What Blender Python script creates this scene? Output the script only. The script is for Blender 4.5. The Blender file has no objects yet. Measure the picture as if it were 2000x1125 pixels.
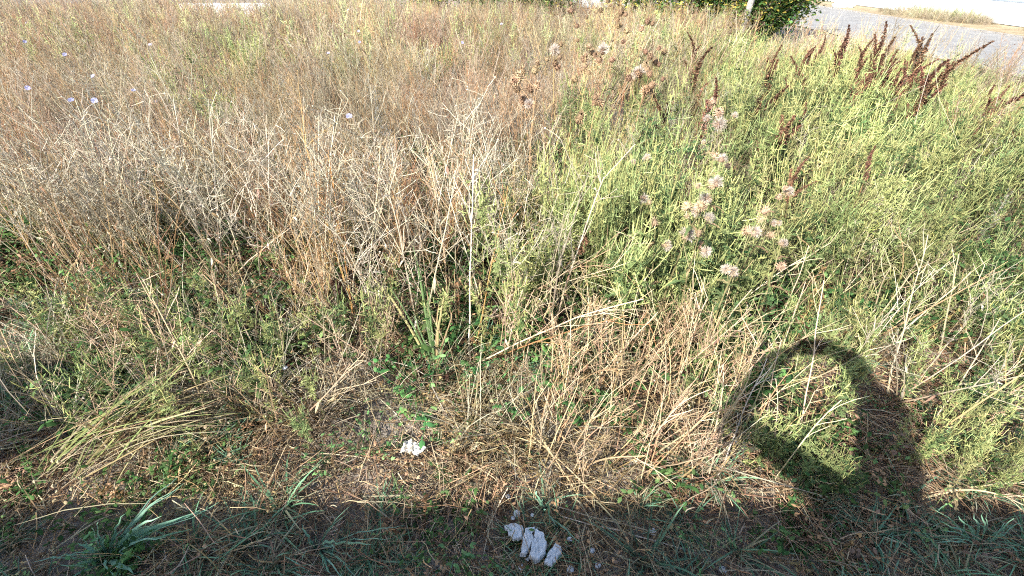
import bpy, math, random
import numpy as np
from mathutils import Vector, Matrix, Euler

# ------------------------------------------------------------------ camera, sky, sun, exposure
scene = bpy.context.scene
F, PITCH, H = 916.0, math.radians(35), 1.65          # focal length in pixels of the 2000 px photograph
cam_d = bpy.data.cameras.new("camera")
cam_d.sensor_width = 36; cam_d.lens = 36 * F / 2000
cam_d.clip_start = 0.02; cam_d.clip_end = 600
cam = bpy.data.objects.new("camera", cam_d)
scene.collection.objects.link(cam)
cam.location = (0, 0, H); cam.rotation_euler = (math.pi / 2 - PITCH, 0, 0)
scene.camera = cam

SUN_EL, SUN_AZ = math.radians(34.2), math.radians(220.6)   # the sun stands behind the camera, to the left
world = bpy.data.worlds.new("World"); scene.world = world; world.use_nodes = True
wn = world.node_tree
sky = wn.nodes.new("ShaderNodeTexSky"); sky.sky_type = 'NISHITA'; sky.sun_disc = False
sky.sun_elevation = SUN_EL; sky.sun_rotation = SUN_AZ
wn.links.new(sky.outputs[0], wn.nodes["Background"].inputs[0])
wn.nodes["Background"].inputs[1].default_value = 0.135
sun_d = bpy.data.lights.new("sun", 'SUN'); sun_d.energy = 4.2; sun_d.angle = math.radians(0.5); sun_d.color = (1, 0.975, 0.93)
sun = bpy.data.objects.new("sun", sun_d); scene.collection.objects.link(sun)
SDIR = Vector((math.sin(SUN_AZ) * math.cos(SUN_EL), math.cos(SUN_AZ) * math.cos(SUN_EL), math.sin(SUN_EL)))
sun.rotation_euler = SDIR.to_track_quat('Z', 'Y').to_euler()
vs = scene.view_settings
vs.view_transform = 'Standard'; vs.look = 'None'; vs.gamma = 1.0; vs.use_curve_mapping = False
vs.exposure = 1.4
scene.cycles.max_bounces = 2; scene.cycles.diffuse_bounces = 2; scene.cycles.glossy_bounces = 1; scene.cycles.transmission_bounces = 2
scene.cycles.use_adaptive_sampling = True; scene.cycles.adaptive_threshold = 0.03
scene.cycles.use_denoising = False; scene.cycles.filter_width = 1.1
scene.cycles.sample_clamp_indirect = 4
scene.cycles.debug_use_spatial_splits = False

C = scene.collection
R = np.random.default_rng(11)

def ray(px, py):
    u, v = (px - 1000) / F, (562.5 - py) / F
    return np.array([u, math.cos(PITCH) + v * math.sin(PITCH), -math.sin(PITCH) + v * math.cos(PITCH)])
def at(px, py, h=0.0):
    d = ray(px, py); return np.array([0, 0, H]) + d * (H - h) / -d[2]

# ------------------------------------------------------------------ materials
def nt(name):
    m = bpy.data.materials.new(name); m.use_nodes = True
    return m, m.node_tree, m.node_tree.nodes, m.node_tree.links, m.node_tree.nodes["Principled BSDF"]

def plant_mat(name, trans, rough=0.6, vary=0.5, hue=0.03, spec=0.3):
    m, t, n, l, b = nt(name)
    a = n.new("ShaderNodeAttribute"); a.attribute_name = "tint"
    oi = n.new("ShaderNodeObjectInfo"); ge = n.new("ShaderNodeNewGeometry")
    hs = n.new("ShaderNodeHueSaturation")
    mr = n.new("ShaderNodeMapRange"); mr.inputs[3].default_value = 1 - vary / 2; mr.inputs[4].default_value = 1 + vary / 2
    l.new(oi.outputs["Random"], mr.inputs[0])
    mi = n.new("ShaderNodeMapRange"); mi.inputs[3].default_value = 0.72; mi.inputs[4].default_value = 1.28
    l.new(ge.outputs["Random Per Island"], mi.inputs[0])
    mu = n.new("ShaderNodeMath"); mu.operation = 'MULTIPLY'
    l.new(mr.outputs[0], mu.inputs[0]); l.new(mi.outputs[0], mu.inputs[1]); l.new(mu.outputs[0], hs.inputs["Value"])
    x1 = n.new("ShaderNodeMath"); x1.operation = 'MULTIPLY'; x1.inputs[1].default_value = 7.31; l.new(oi.outputs["Random"], x1.inputs[0])
    x2 = n.new("ShaderNodeMath"); x2.operation = 'FRACT'; l.new(x1.outputs[0], x2.inputs[0])
    mh = n.new("ShaderNodeMapRange"); mh.inputs[3].default_value = 0.5 - hue; mh.inputs[4].default_value = 0.5 + hue
    l.new(x2.outputs[0], mh.inputs[0]); l.new(mh.outputs[0], hs.inputs["Hue"])
    l.new(a.outputs["Color"], hs.inputs["Color"])
    l.new(hs.outputs[0], b.inputs["Base Color"]); b.inputs["Roughness"].default_value = rough
    b.inputs["Specular IOR Level"].default_value = spec
    tr = n.new("ShaderNodeBsdfTranslucent"); l.new(hs.outputs[0], tr.inputs[0])
    mx = n.new("ShaderNodeMixShader"); mx.inputs[0].default_value = trans
    if trans > .2:                                    # thin leaf: light passes through
        df = n.new("ShaderNodeBsdfDiffuse"); l.new(hs.outputs[0], df.inputs[0])
        l.new(df.outputs[0], mx.inputs[1]); l.new(tr.outputs[0], mx.inputs[2]); l.new(mx.outputs[0], n["Material Output"].inputs[0])
    return m

def noise_mat(name, stops, scale=8, detail=6, rough=0.9, bump=0.3, bscale=40, spec=0.2, fine=None):
    m, t, n, l, b = nt(name)
    tc = n.new("ShaderNodeTexCoord")
    no = n.new("ShaderNodeTexNoise"); no.inputs["Scale"].default_value = scale; no.inputs["Detail"].default_value = detail
    no.inputs["Roughness"].default_value = 0.65
    l.new(tc.outputs["Object"], no.inputs["Vector"])
    cr = n.new("ShaderNodeValToRGB"); e = cr.color_ramp.elements
    e[0].position, e[0].color = stops[0][0], (*stops[0][1], 1)
    e[1].position, e[1].color = stops[-1][0], (*stops[-1][1], 1)
    for p, c in stops[1:-1]:
        q = e.new(p); q.color = (*c, 1)
    l.new(no.outputs["Fac"], cr.inputs[0]); l.new(cr.outputs[0], b.inputs["Base Color"])
    b.inputs["Roughness"].default_value = rough; b.inputs["Specular IOR Level"].default_value = spec
    n2 = n.new("ShaderNodeTexNoise"); n2.inputs["Scale"].default_value = bscale; n2.inputs["Detail"].default_value = 5
    l.new(tc.outputs["Object"], n2.inputs["Vector"])
    bp = n.new("ShaderNodeBump"); bp.inputs["Strength"].default_value = bump; bp.inputs["Distance"].default_value = 0.02
    l.new(n2.outputs["Fac"], bp.inputs["Height"]); l.new(bp.outputs[0], b.inputs["Normal"])
    return m

STRAW = plant_mat("straw", 0.12, 0.55, 0.55, 0.02)
LEAF = plant_mat("leaf", 0.28, 0.5, 0.5, 0.022)
FLUFF = plant_mat("fluff", 0.45, 0.9, 0.3, 0.01, 0.1)
SEED = plant_mat("seed", 0.1, 0.7, 0.4, 0.015)
SOIL = noise_mat("soil", [(0.3, (0.12, 0.10, 0.08)), (0.5, (0.23, 0.19, 0.15)), (0.72, (0.36, 0.31, 0.25))], 5, 8, 0.95, 0.6, 60)
ASPHALT = noise_mat("asphalt", [(0.3, (0.23, 0.215, 0.195)), (0.7, (0.34, 0.32, 0.29))], 2, 8, 0.85, 0.3, 220)
VERGE = noise_mat("verge", [(0.3, (0.22, 0.16, 0.09)), (0.7, (0.42, 0.33, 0.2))], 2.5, 8, 0.95, 0.5, 30)
PLASTER = noise_mat("plaster_foam", [(0.25, (0.30, 0.31, 0.31)), (0.42, (0.52, 0.54, 0.55)), (0.7, (0.66, 0.69, 0.70))], 22, 6, 0.95, 0.3, 90)
PAPER = noise_mat("paper", [(0.3, (0.68, 0.63, 0.52)), (0.7, (0.82, 0.78, 0.68))], 14, 5, 0.8, 0.4, 60)
WHITE = noise_mat("white_paint", [(0.3, (0.74, 0.78, 0.8)), (0.7, (0.82, 0.84, 0.85))], 1.2, 6, 0.6, 0.05, 20, 0.3)
SEAM = noise_mat("seam", [(0.3, (0.22, 0.26, 0.32)), (0.7, (0.32, 0.36, 0.42))], 4, 4, 0.6, 0.1, 20)
DARK = noise_mat("dark_metal", [(0.3, (0.03, 0.032, 0.036)), (0.7, (0.06, 0.06, 0.065))], 3, 4, 0.6, 0.1, 20)
WOOD = noise_mat("grey_wood", [(0.3, (0.2, 0.18, 0.16)), (0.7, (0.45, 0.42, 0.38))], 12, 6, 0.9, 0.6, 40)
HOUSE = noise_mat("pale_render", [(0.3, (0.5, 0.58, 0.62)), (0.7, (0.6, 0.67, 0.7))], 1.5, 5, 0.9, 0.1, 30)
BARK = noise_mat("bark", [(0.3, (0.09, 0.07, 0.05)), (0.7, (0.2, 0.16, 0.12))], 20, 5, 0.9, 0.6, 50)
WALLM = noise_mat("grey_block", [(0.3, (0.22, 0.21, 0.2)), (0.7, (0.36, 0.35, 0.33))], 5, 6, 0.95, 0.4, 40)
SKIN = noise_mat("skin", [(0.3, (0.45, 0.28, 0.2)), (0.7, (0.55, 0.35, 0.26))], 9, 4, 0.5, 0.1, 90)
CLOTH = noise_mat("cloth", [(0.3, (0.06, 0.08, 0.12)), (0.7, (0.1, 0.13, 0.18))], 30, 4, 0.95, 0.3, 200)
DENIM = noise_mat("denim", [(0.3, (0.03, 0.045, 0.09)), (0.7, (0.06, 0.08, 0.14))], 40, 4, 0.95, 0.3, 300)
HAIR = noise_mat("hair", [(0.3, (0.02, 0.014, 0.01)), (0.7, (0.05, 0.035, 0.02))], 30, 4, 0.6, 0.4, 200)
PHONE = noise_mat("phone_shell", [(0.3, (0.02, 0.02, 0.022)), (0.7, (0.03, 0.03, 0.032))], 5, 2, 0.25, 0.0, 20, 0.5)

# ------------------------------------------------------------------ mesh building
def nrm(v):
    v = np.asarray(v, float); return v / (np.linalg.norm(v) + 1e-9)

class MB:
    def __init__(s): s.v, s.f, s.c, s.m, s.n = [], [], [], [], 0
    def add(s, V, Fc, col, mi=0):
        V = np.asarray(V, float); k = len(V)
        col = np.asarray(col, float)
        if col.ndim == 1: col = np.tile(col, (k, 1))
        s.v.append(V); s.c.append(col)
        o = s.n
        for f in Fc: s.f.append([i + o for i in f])
        s.m += [mi] * len(Fc); s.n += k
    def tube(s, P, r, col, sides=3, mi=0, cap=True):
        P = np.asarray(P, float); n = len(P)
        r = np.broadcast_to(np.asarray(r, float), (n,))
        col = np.asarray(col, float)
        if col.ndim == 1: col = np.tile(col, (n, 1))
        T = np.gradient(P, axis=0); T /= np.linalg.norm(T, axis=1)[:, None] + 1e-9
        ref = np.array([0, 0, 1.0]) if abs(T[:, 2]).mean() < 0.8 else np.array([1.0, 0, 0])
        A = np.cross(T, ref); A /= np.linalg.norm(A, axis=1)[:, None] + 1e-9
        B = np.cross(T, A)
        an = np.arange(sides) * 2 * math.pi / sides
        V = (P[:, None] + r[:, None, None] * (np.cos(an)[None, :, None] * A[:, None] + np.sin(an)[None, :, None] * B[:, None])).reshape(-1, 3)
        Fc = [(i * sides + j, i * sides + (j + 1) % sides, (i + 1) * sides + (j + 1) % sides, (i + 1) * sides + j) for i in range(n - 1) for j in range(sides)]
        if cap: Fc.append(tuple(range((n - 1) * sides, n * sides)))
        s.add(V, Fc, np.repeat(col, sides, 0), mi)
    def ribbon(s, P, w, side, col, mi=0, fold=0.0):
        P = np.asarray(P, float); n = len(P); w = np.broadcast_to(np.asarray(w, float), (n,))
        side = nrm(side); col = np.asarray(col, float)
        if col.ndim == 1: col = np.tile(col, (n, 1))
        if fold:
            T = np.gradient(P, axis=0); N = np.cross(T, side); N /= np.linalg.norm(N, axis=1)[:, None] + 1e-9
            V = np.stack([P - w[:, None] * side + N * w[:, None] * fold, P, P + w[:, None] * side + N * w[:, None] * fold], 1).reshape(-1, 3)
            Fc = [(i * 3 + j, i * 3 + j + 1, i * 3 + j + 4, i * 3 + j + 3) for i in range(n - 1) for j in (0, 1)]
            s.add(V, Fc, np.repeat(col, 3, 0), mi)
        else:
            V = np.stack([P - w[:, None] * side, P + w[:, None] * side], 1).reshape(-1, 3)
            s.add(V, [(2 * i, 2 * i + 1, 2 * i + 3, 2 * i + 2) for i in range(n - 1)], np.repeat(col, 2, 0), mi)
    def octa(s, c, r, col, mi=0, axis=(0, 0, 1), stretch=1.4):
        a = nrm(axis); b = nrm(np.cross(a, (0.3, 1, 0.2))); d = np.cross(a, b); c = np.asarray(c, float)
        V = [c + a * r * stretch, c + b * r, c + d * r, c - b * r, c - d * r, c - a * r * stretch]
        s.add(V, [(0, 1, 2), (0, 2, 3), (0, 3, 4), (0, 4, 1), (5, 2, 1), (5, 3, 2), (5, 4, 3), (5, 1, 4)], col, mi)
    def box(s, lo, hi, col=(1, 1, 1), mi=0):
        x0, y0, z0 = lo; x1, y1, z1 = hi
        V = [(x0, y0, z0), (x1, y0, z0), (x1, y1, z0), (x0, y1, z0), (x0, y0, z1), (x1, y0, z1), (x1, y1, z1), (x0, y1, z1)]
        s.add(V, [(3, 2, 1, 0), (4, 5, 6, 7), (0, 1, 5, 4), (1, 2, 6, 5), (2, 3, 7, 6), (3, 0, 4, 7)], col, mi)
    def arrays(s):
        """vertices, colours, triangles, for composing patches"""
        T = [(f[0], f[i], f[i + 1]) for f in s.f for i in range(1, len(f) - 1)]
        return np.concatenate(s.v), np.concatenate(s.c), np.array(T, np.int32)
    def mesh(s, name, mats, smooth=False):
        me = bpy.data.meshes.new(name)
        if not s.v: return me
        V = np.concatenate(s.v); Cc = np.concatenate(s.c)
        me.from_pydata(V.tolist(), [], s.f)
        for m in (mats if isinstance(mats, (list, tuple)) else [mats]): me.materials.append(m)
        me.polygons.foreach_set("material_index", s.m)
        a = me.color_attributes.new("tint", 'FLOAT_COLOR', 'POINT')
        a.data.foreach_set("color", np.concatenate([np.clip(Cc, 0, 1), np.ones((len(Cc), 1))], 1).ravel())
        if smooth: me.polygons.foreach_set("use_smooth", [True] * len(me.polygons))
        me.update(); return me

def curve(p, d, L, n, bend=(0, 0, 0), wob=0.05, rng=R):
    p = np.asarray(p, float); d = nrm(d); out = [p]; st = L / (n - 1); b = np.asarray(bend, float)
    for i in range(n - 1):
        d = nrm(d + b / (n - 1) + rng.normal(0, wob, 3)); p = p + d * st; out.append(p)
    return np.array(out)

def lerp(a, b, t):
    t = np.asarray(t, float)[:, None]; return np.asarray(a) * (1 - t) + np.asarray(b) * t

def sph(az, el): return np.array([math.cos(el) * math.cos(az), math.cos(el) * math.sin(az), math.sin(el)])

STRAWS = [(0.45, 0.375, 0.24), (0.37, 0.295, 0.175), (0.51, 0.44, 0.31), (0.30, 0.225, 0.13), (0.41, 0.355, 0.255)]
BROWNS = [(0.27, 0.165, 0.08), (0.21, 0.125, 0.065), (0.33, 0.205, 0.10), (0.16, 0.10, 0.06)]
GREENS = [(0.195, 0.25, 0.09), (0.245, 0.295, 0.11), (0.125, 0.185, 0.075), (0.31, 0.33, 0.13)]
def pick(L, rng): return np.array(L[rng.integers(len(L))])

# ---- plant generators: each fills mesh builders at the origin
def gen_dry(rng, h=0.95, twig=1.0, stems=None, rich=1.0, low_t=.32, pal=None):
    """a dead branching weed: stem builder, twig builder"""
    out = []
    pale = pick(pal or STRAWS, rng); low = pick(BROWNS, rng) if rng.random() < 0.6 else pale * 0.75
    ns = stems or rng.integers(1, 4)
    for k in range(ns):
        S, T = MB(), MB(); out.append((S, T))
        hh = h * rng.uniform(0.72, 1.05)
        az = rng.uniform(0, 6.28); lean = rng.uniform(0.03, 0.22)
        P = curve((rng.normal(0, .015), rng.normal(0, .015), 0), (math.cos(az) * lean, math.sin(az) * lean, 1), hh, 9, (math.cos(az) * .25, math.sin(az) * .25, -.05), 0.035, rng)
        t = np.linspace(0, 1, 9)
        S.tube(P, (0.0034 * (1 - t) + 0.0013 * t) * twig * rng.uniform(.8, 1.2), lerp(low, pale, np.clip(t * 1.7, 0, 1)), 4)
        nb = int(rng.integers(8, 14) * rich); ga = rng.uniform(0, 6.28)
        for i in range(nb):
            tt = rng.uniform(low_t, 1.0)
            x = tt * 8; i0 = min(int(x), 7); q = P[i0] + (P[i0 + 1] - P[i0]) * (x - i0)
            ga += 2.4; d = sph(ga, rng.uniform(.55, 1.22)); L = hh * rng.uniform(.16, .42) * (1.15 - tt * .6)
            B = curve(q, d, L, 5, (0, 0, rng.uniform(-.5, .7)), 0.10, rng)
            col = lerp(pale * rng.uniform(.7, .95), pale * rng.uniform(.95, 1.12), np.linspace(0, 1, 5))
            T.tube(B, np.linspace(0.0013, 0.0008, 5) * twig, col, 3)
            for j in range(int(rng.integers(2, 5) * rich)):
                m = rng.integers(1, 5); d2 = nrm(B[m] - B[m - 1] + rng.normal(0, .55, 3) + (0, 0, .2))
                E2 = curve(B[m], d2, L * rng.uniform(.2, .5), 3, (0, 0, rng.uniform(-.6, .4)), .1, rng)
                T.tube(E2, np.linspace(0.0009, 0.0006, 3) * twig, pale * rng.uniform(.8, 1.15), 3)
                if rng.random() < .55:
                    T.octa(E2[-1], rng.uniform(.0022, .0042) * twig, pick(STRAWS, rng) if rng.random() < .45 else pick(BROWNS, rng), 0, E2[-1] - E2[-2])
        for i in range(int(rng.integers(2, 7) * rich)):
            tt = rng.uniform(.1, .8); i0 = int(tt * 8); az2 = rng.uniform(0, 6.28)
            Lf = curve(P[i0], sph(az2, .4), rng.uniform(.04, .10), 4, (0, 0, -2.2), .25, rng)
            T.ribbon(Lf, np.array([.002, .005, .004, .0008]) * rng.uniform(.7, 1.4), (-math.sin(az2), math.cos(az2), .4), pick(BROWNS, rng) * 1.3 if rng.random() < .6 else pale)
    return [b for p in out for b in p]

def gen_seedy(rng, h=0.8):
    """rusty knotweed-like dead plant with many small brown seeds"""
    out = []; base = pick([(0.38, 0.21, 0.085), (0.32, 0.18, 0.085), (0.42, 0.27, 0.13)], rng)
    for k in range(rng.integers(2, 5)):
        S, T = MB(), MB(); out += [S, T]
        az = rng.uniform(0, 6.28); hh = h * rng.uniform(.7, 1.05)
        P = curve((0, 0, 0), (math.cos(az) * .22, math.sin(az) * .22, 1), hh, 8, (math.cos(az) * .1, math.sin(az) * .1, .1), .04, rng)
        S.tube(P, np.linspace(.0032, .0012, 8), lerp(base, base * 1.25, np.linspace(0, 1, 8)), 4)
        for i in range(12):
            m = rng.integers(2, 8); d = sph(rng.uniform(0, 6.28), rng.uniform(.6, 1.3))
            B = curve(P[m], d, rng.uniform(.08, .2), 4, (0, 0, .3), .08, rng)
            T.tube(B, np.linspace(.0011, .0007, 4), base * rng.uniform(.9, 1.4), 3)
            for j in range(5):
                q = B[rng.integers(1, 4)] + rng.normal(0, .006, 3)
                T.octa(q, rng.uniform(.0018, .0034), pick(BROWNS + STRAWS[:2], rng), 0, rng.normal(0, 1, 3))
    return out

def gen_hay(rng, h=0.6, n=26, spread=.35, cols=None, w=.0015):
    """tuft of thin dry grass"""
    M = MB()
    for i in range(n):
        az = rng.uniform(0, 6.28); l = rng.uniform(.05, spread); L = h * rng.uniform(.5, 1.1)
        c = pick(cols or STRAWS, rng) * rng.uniform(.75, 1.1)
        P = curve((rng.normal(0, .03), rng.normal(0, .03), 0), (math.cos(az) * l, math.sin(az) * l, 1), L, 6, (math.cos(az) * .7, math.sin(az) * .7, rng.uniform(-.7, .1)), .05, rng)
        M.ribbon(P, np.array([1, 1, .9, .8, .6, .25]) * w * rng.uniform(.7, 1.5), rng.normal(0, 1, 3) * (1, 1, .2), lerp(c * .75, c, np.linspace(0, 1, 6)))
        if rng.random() < .4:
            for j in range(5): M.octa(P[-1] + rng.normal(0, .008, 3), .002, c * .9, 0, P[-1] - P[-2], 2.5)
    return M

def lobed(M, p, d, L, col, rng):
    """a feathery cut leaf"""
    d = nrm(d); s = nrm(np.cross(d, (rng.normal(0, .3), rng.normal(0, .3), 1)))
    P = curve(p, d, L, 4, (0, 0, -.5), .05, rng)
    M.ribbon(P, np.array([.06, .10, .09, .02]) * L, s, col)
    for k, m in ((-1, 1), (1, 1), (-1, 2), (1, 2)):
        q = P[m]; dd = nrm(d * .7 + s * k); l = L * (.46 if m == 1 else .34)
        M.ribbon([q, q + dd * l * .55 + (0, 0, .05 * l), q + dd * l], np.array([.05, .075, .01]) * L, np.cross(dd, np.cross(s, d)), col * rng.uniform(.9, 1.15))

def gen_ragweed(rng, h=0.6, spiky=1.0, yellow=0.5):
    """green weed with cut leaves and pale upright seed spikes: stem, leaf, spike builders"""
    S, L, K = MB(), MB(), MB()
    g = pick(GREENS, rng); sc = lerp([(.22, .21, .09)], [(.26, .17, .09)], [rng.random()])[0]
    P = curve((0, 0, 0), (rng.normal(0, .12), rng.normal(0, .12), 1), h, 7, (0, 0, .1), .05, rng)
    S.tube(P, np.linspace(.0034, .0014, 7), lerp(sc, g * 1.3, np.linspace(0, 1, 7)), 4)
    ga = rng.uniform(0, 6.28); tips = [(P[-1], nrm(P[-1] - P[-2]), 1.2)]
    yc = np.array((.49, .56, .23)) * (1 - yellow) + np.array((.63, .61, .24)) * yellow
    for i in range(10):
        m = rng.integers(1, 6); q = P[m] + (P[m + 1] - P[m]) * rng.random(); ga += 2.4
        B = curve(q, sph(ga, rng.uniform(.6, 1.1)), h * rng.uniform(.2, .42) * (1.2 - m * .1), 4, (0, 0, .9), .07, rng)
        S.tube(B, np.linspace(.0016, .001, 4), g * 1.3, 3)
        tips.append((B[-1], nrm(B[-1] - B[-2]), 1.0))
        for _ in range(2): tips.append((B[rng.integers(1, 4)], nrm(B[-1] - B[-2] + rng.normal(0, .3, 3)), .7))
        for j in range(4):
            q2 = B[rng.integers(0, 4)]
            lobed(L, q2, sph(rng.uniform(0, 6.28), rng.uniform(-.1, .7)), rng.uniform(.022, .048), g * rng.uniform(.8, 1.3), rng)
    for i in range(8):
        m = rng.integers(0, 6); ga += 2.4
        lobed(L, P[m] + (P[m + 1] - P[m]) * rng.random(), sph(ga, rng.uniform(0, .6)), rng.uniform(.04, .07), g * rng.uniform(.8, 1.2), rng)
    for q, d, s in tips:
        if rng.random() > spiky: continue
        l = rng.uniform(.05, .11) * s; n = 7
        X = curve(q, d + np.array((0, 0, .3)), l, n, (0, 0, .2), .05, rng)
        rr = np.array([.0010, .0026, .0019, .0028, .0019, .0020, .0006]) * rng.uniform(.85, 1.2)
        c = yc * rng.uniform(.8, 1.15)
        K.tube(X, rr, lerp(c * .85, c * 1.05, np.linspace(0, 1, n)), 4)
    return S, L, K

def gen_leafy(rng, h=.2, n=55, r=.12, cols=None, size=.02):
    M = MB()
    for i in range(n // 5):
        az = rng.uniform(0, 6.28); rr = r * math.sqrt(rng.random())
        P = curve((math.cos(az) * rr * .4, math.sin(az) * rr * .4, 0), (math.cos(az) * .5, math.sin(az) * .5, 1), h * rng.uniform(.4, 1.1), 5, (math.cos(az) * .5, math.sin(az) * .5, 0), .12, rng)
        g = pick(cols or GREENS, rng) * rng.uniform(.8, 1.25)
        M.tube(P, np.linspace(.0014, .0007, 5), g, 3)
        for j in range(6):
            q = P[rng.integers(1, 5)]; d = sph(rng.uniform(0, 6.28), rng.uniform(-.2, .8)); L = size * rng.uniform(.6, 1.6)
            s = nrm(np.cross(d, (0, 0, 1))); X = curve(q, d, L, 4, (0, 0, -.7), .05, rng)
            M.ribbon(X, np.array([.06, .26, .22, .02]) * L, s, g * rng.uniform(.85, 1.2), 0, .25)
    return M

def gen_thatch(rng, n=64, r=.2, hmax=.05, cols=None, w=.0012):
    M = MB()
    for i in range(n):
        az = rng.uniform(0, 6.28); rr = r * math.sqrt(rng.random()); a2 = rng.uniform(0, 6.28)
        L = rng.choice([.03, .05, .09, .15, .26], p=[.25, .3, .25, .14, .06]) * rng.uniform(.7, 1.3); z = rng.uniform(0, hmax)
        c = pick(cols or (STRAWS + BROWNS), rng) * rng.uniform(.75, 1.1)
        p = np.array((math.cos(az) * rr, math.sin(az) * rr, z)) - np.array((math.cos(a2), math.sin(a2), 0)) * L / 2
        P = curve(p, (math.cos(a2), math.sin(a2), rng.normal(.06, .22)), L, 4, (0, 0, -.15), .2, rng)
        P[:, 2] = np.maximum(P[:, 2], .001)
        if rng.random() < .55: M.tube(P, w * rng.uniform(.6, 1.3), c, 3)
        else: M.ribbon(P, np.array([.6, 1, 1, .4]) * w * rng.uniform(1, 1.8), rng.normal(0, 1, 3), c)
    return M

def gen_tuft(rng, h=.18, n=22, w=.0022, cols=None, spread=.7):
    M = MB()
    for i in range(n):
        az = rng.uniform(0, 6.28); l = rng.uniform(.1, spread); L = h * rng.uniform(.5, 1.2)
        c = pick(cols or [(.10, .20, .06), (.14, .25, .08), (.09, .17, .07)], rng)
        P = curve((rng.normal(0, .015), rng.normal(0, .015), 0), (math.cos(az) * l, math.sin(az) * l, 1), L, 6, (math.cos(az), math.sin(az), -.9), .05, rng)
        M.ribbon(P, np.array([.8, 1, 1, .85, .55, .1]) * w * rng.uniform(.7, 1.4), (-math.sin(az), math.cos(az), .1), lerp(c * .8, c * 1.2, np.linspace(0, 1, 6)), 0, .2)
    return M

def gen_plume(rng, h=.9):
    """grey fluffy horseweed spire: stem, fluff builders"""
    S, Fm = MB(), MB()
    P = curve((0, 0, 0), (rng.normal(0, .1), rng.normal(0, .1), 1), h, 9, (0, 0, .1), .03, rng)
    S.tube(P, np.linspace(.003, .001, 9), (.34, .30, .19), 4)
    for i in range(90):
        t = rng.uniform(.5, 1.0); x = t * 8; i0 = min(int(x), 7); q = P[i0] + (P[i0 + 1] - P[i0]) * (x - i0)
        d = sph(rng.uniform(0, 6.28), rng.uniform(.4, 1.1)); L = rng.uniform(.02, .1) * (1.5 - t)
        B = curve(q, d, L, 3, (0, 0, .3), .1, rng); S.tube(B, .0006, (.36, .32, .22), 3)
        g = np.array((.46, .44, .42)) * rng.uniform(.8, 1.2)
        for j in range(5):
            e = B[-1] + nrm(rng.normal(0, 1, 3)) * rng.uniform(.004, .009)
            Fm.ribbon([B[-1], e], [.0008, .0016], rng.normal(0, 1, 3), g)
    return S, Fm

# ------------------------------------------------------------------ object helpers
def link(name, data, parent=None, loc=None, mat=None):
    o = bpy.data.objects.new(name, data); C.objects.link(o)
    if parent is not None: o.parent = parent
    if loc is not None: o.location = loc
    return o
def tag(o, label=None, cat=None, group=None, kind=None):
    if label: o["label"] = label
    if cat: o["category"] = cat
    if group: o["group"] = group
    if kind: o["kind"] = kind
    return o
def copy_tree(o, parent=None):
    c = o.copy(); C.objects.link(c); c.parent = parent
    for ch in list(o.children): copy_tree(ch, c)
    return c
class Proto:
    """first use moves the thing itself, later uses copy it with its parts"""
    def __init__(s, root): s.root, s.used = root, False
    def put(s, loc, rz=0, tilt=(0, 0), sc=1.0, label=None, group=None):
        o = copy_tree(s.root) if s.used else s.root
        s.used = True
        o.location = loc; o.scale = (sc, sc, sc) if np.isscalar(sc) else sc
        o.rotation_euler = (Matrix.Rotation(tilt[0], 3, 'X') @ Matrix.Rotation(tilt[1], 3, 'Y') @ Matrix.Rotation(rz, 3, 'Z')).to_euler()
        if label: o["label"] = label
        if group: o["group"] = group
        return o
def plant(name, cat, parts):
    root = link(name, None); root.empty_display_size = .05; root["category"] = cat
    last = None
    for nm, mb, mat in parts:                         # ">name" hangs under the part before it
        o = link(nm.lstrip(">"), mb.mesh(nm.lstrip(">"), mat), last if nm[0] == ">" else root)
        if nm.lstrip(">") in FINE: o["kind"] = "stuff"
        if nm[0] != ">": last = o
    return Proto(root)
FINE = ("twigs", "seeds", "leaves", "seed_spikes", "blades", "fluff")

def merge(*bs):
    M = MB()
    for q in bs:
        o = M.n; M.v += q.v; M.c += q.c; M.f += [[i + o for i in f] for f in q.f]; M.m += q.m; M.n += q.n
    return M
def patch(name, kinds, side, seed, mat):
    """a square of growth: kinds = [(list of arrays, plants in the square, (scale lo, hi), tilt, tint spread)]"""
    r = np.random.default_rng(seed); V, Cc, T, off = [], [], [], 0
    for srcs, n, (s0, s1), tl, ts in kinds:
        for k in range(n):
            v, c, t = srcs[r.integers(len(srcs))]
            a = r.uniform(0, 6.28); tx, ty = r.normal(0, tl, 2); z = r.uniform(s0, s1)
            M = np.array(Euler((tx, ty, a)).to_matrix())
            V.append(v @ M.T * z + (r.uniform(-.5, .5) * side, r.uniform(-.5, .5) * side, r.uniform(-.012, .012)))
            Cc.append(c * r.uniform(1 - ts, 1 + ts) * (1 + r.normal(0, .03, 3))); T.append(t + off); off += len(v)
    V, Cc, T = np.concatenate(V), np.concatenate(Cc), np.concatenate(T)
    me = bpy.data.meshes.new(name); me.vertices.add(len(V)); me.vertices.foreach_set("co", V.astype(np.float32).ravel())
    me.loops.add(T.size); me.loops.foreach_set("vertex_index", T.ravel())
    me.polygons.add(len(T)); me.polygons.foreach_set("loop_start", np.arange(len(T), dtype=np.int32) * 3)
    me.materials.append(mat); me.update(calc_edges=True)
    at_ = me.color_attributes.new("tint", 'FLOAT_COLOR', 'POINT')
    at_.data.foreach_set("color", np.concatenate([np.clip(Cc, 0, 1), np.ones((len(Cc), 1))], 1).astype(np.float32).ravel())
    return me
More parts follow.
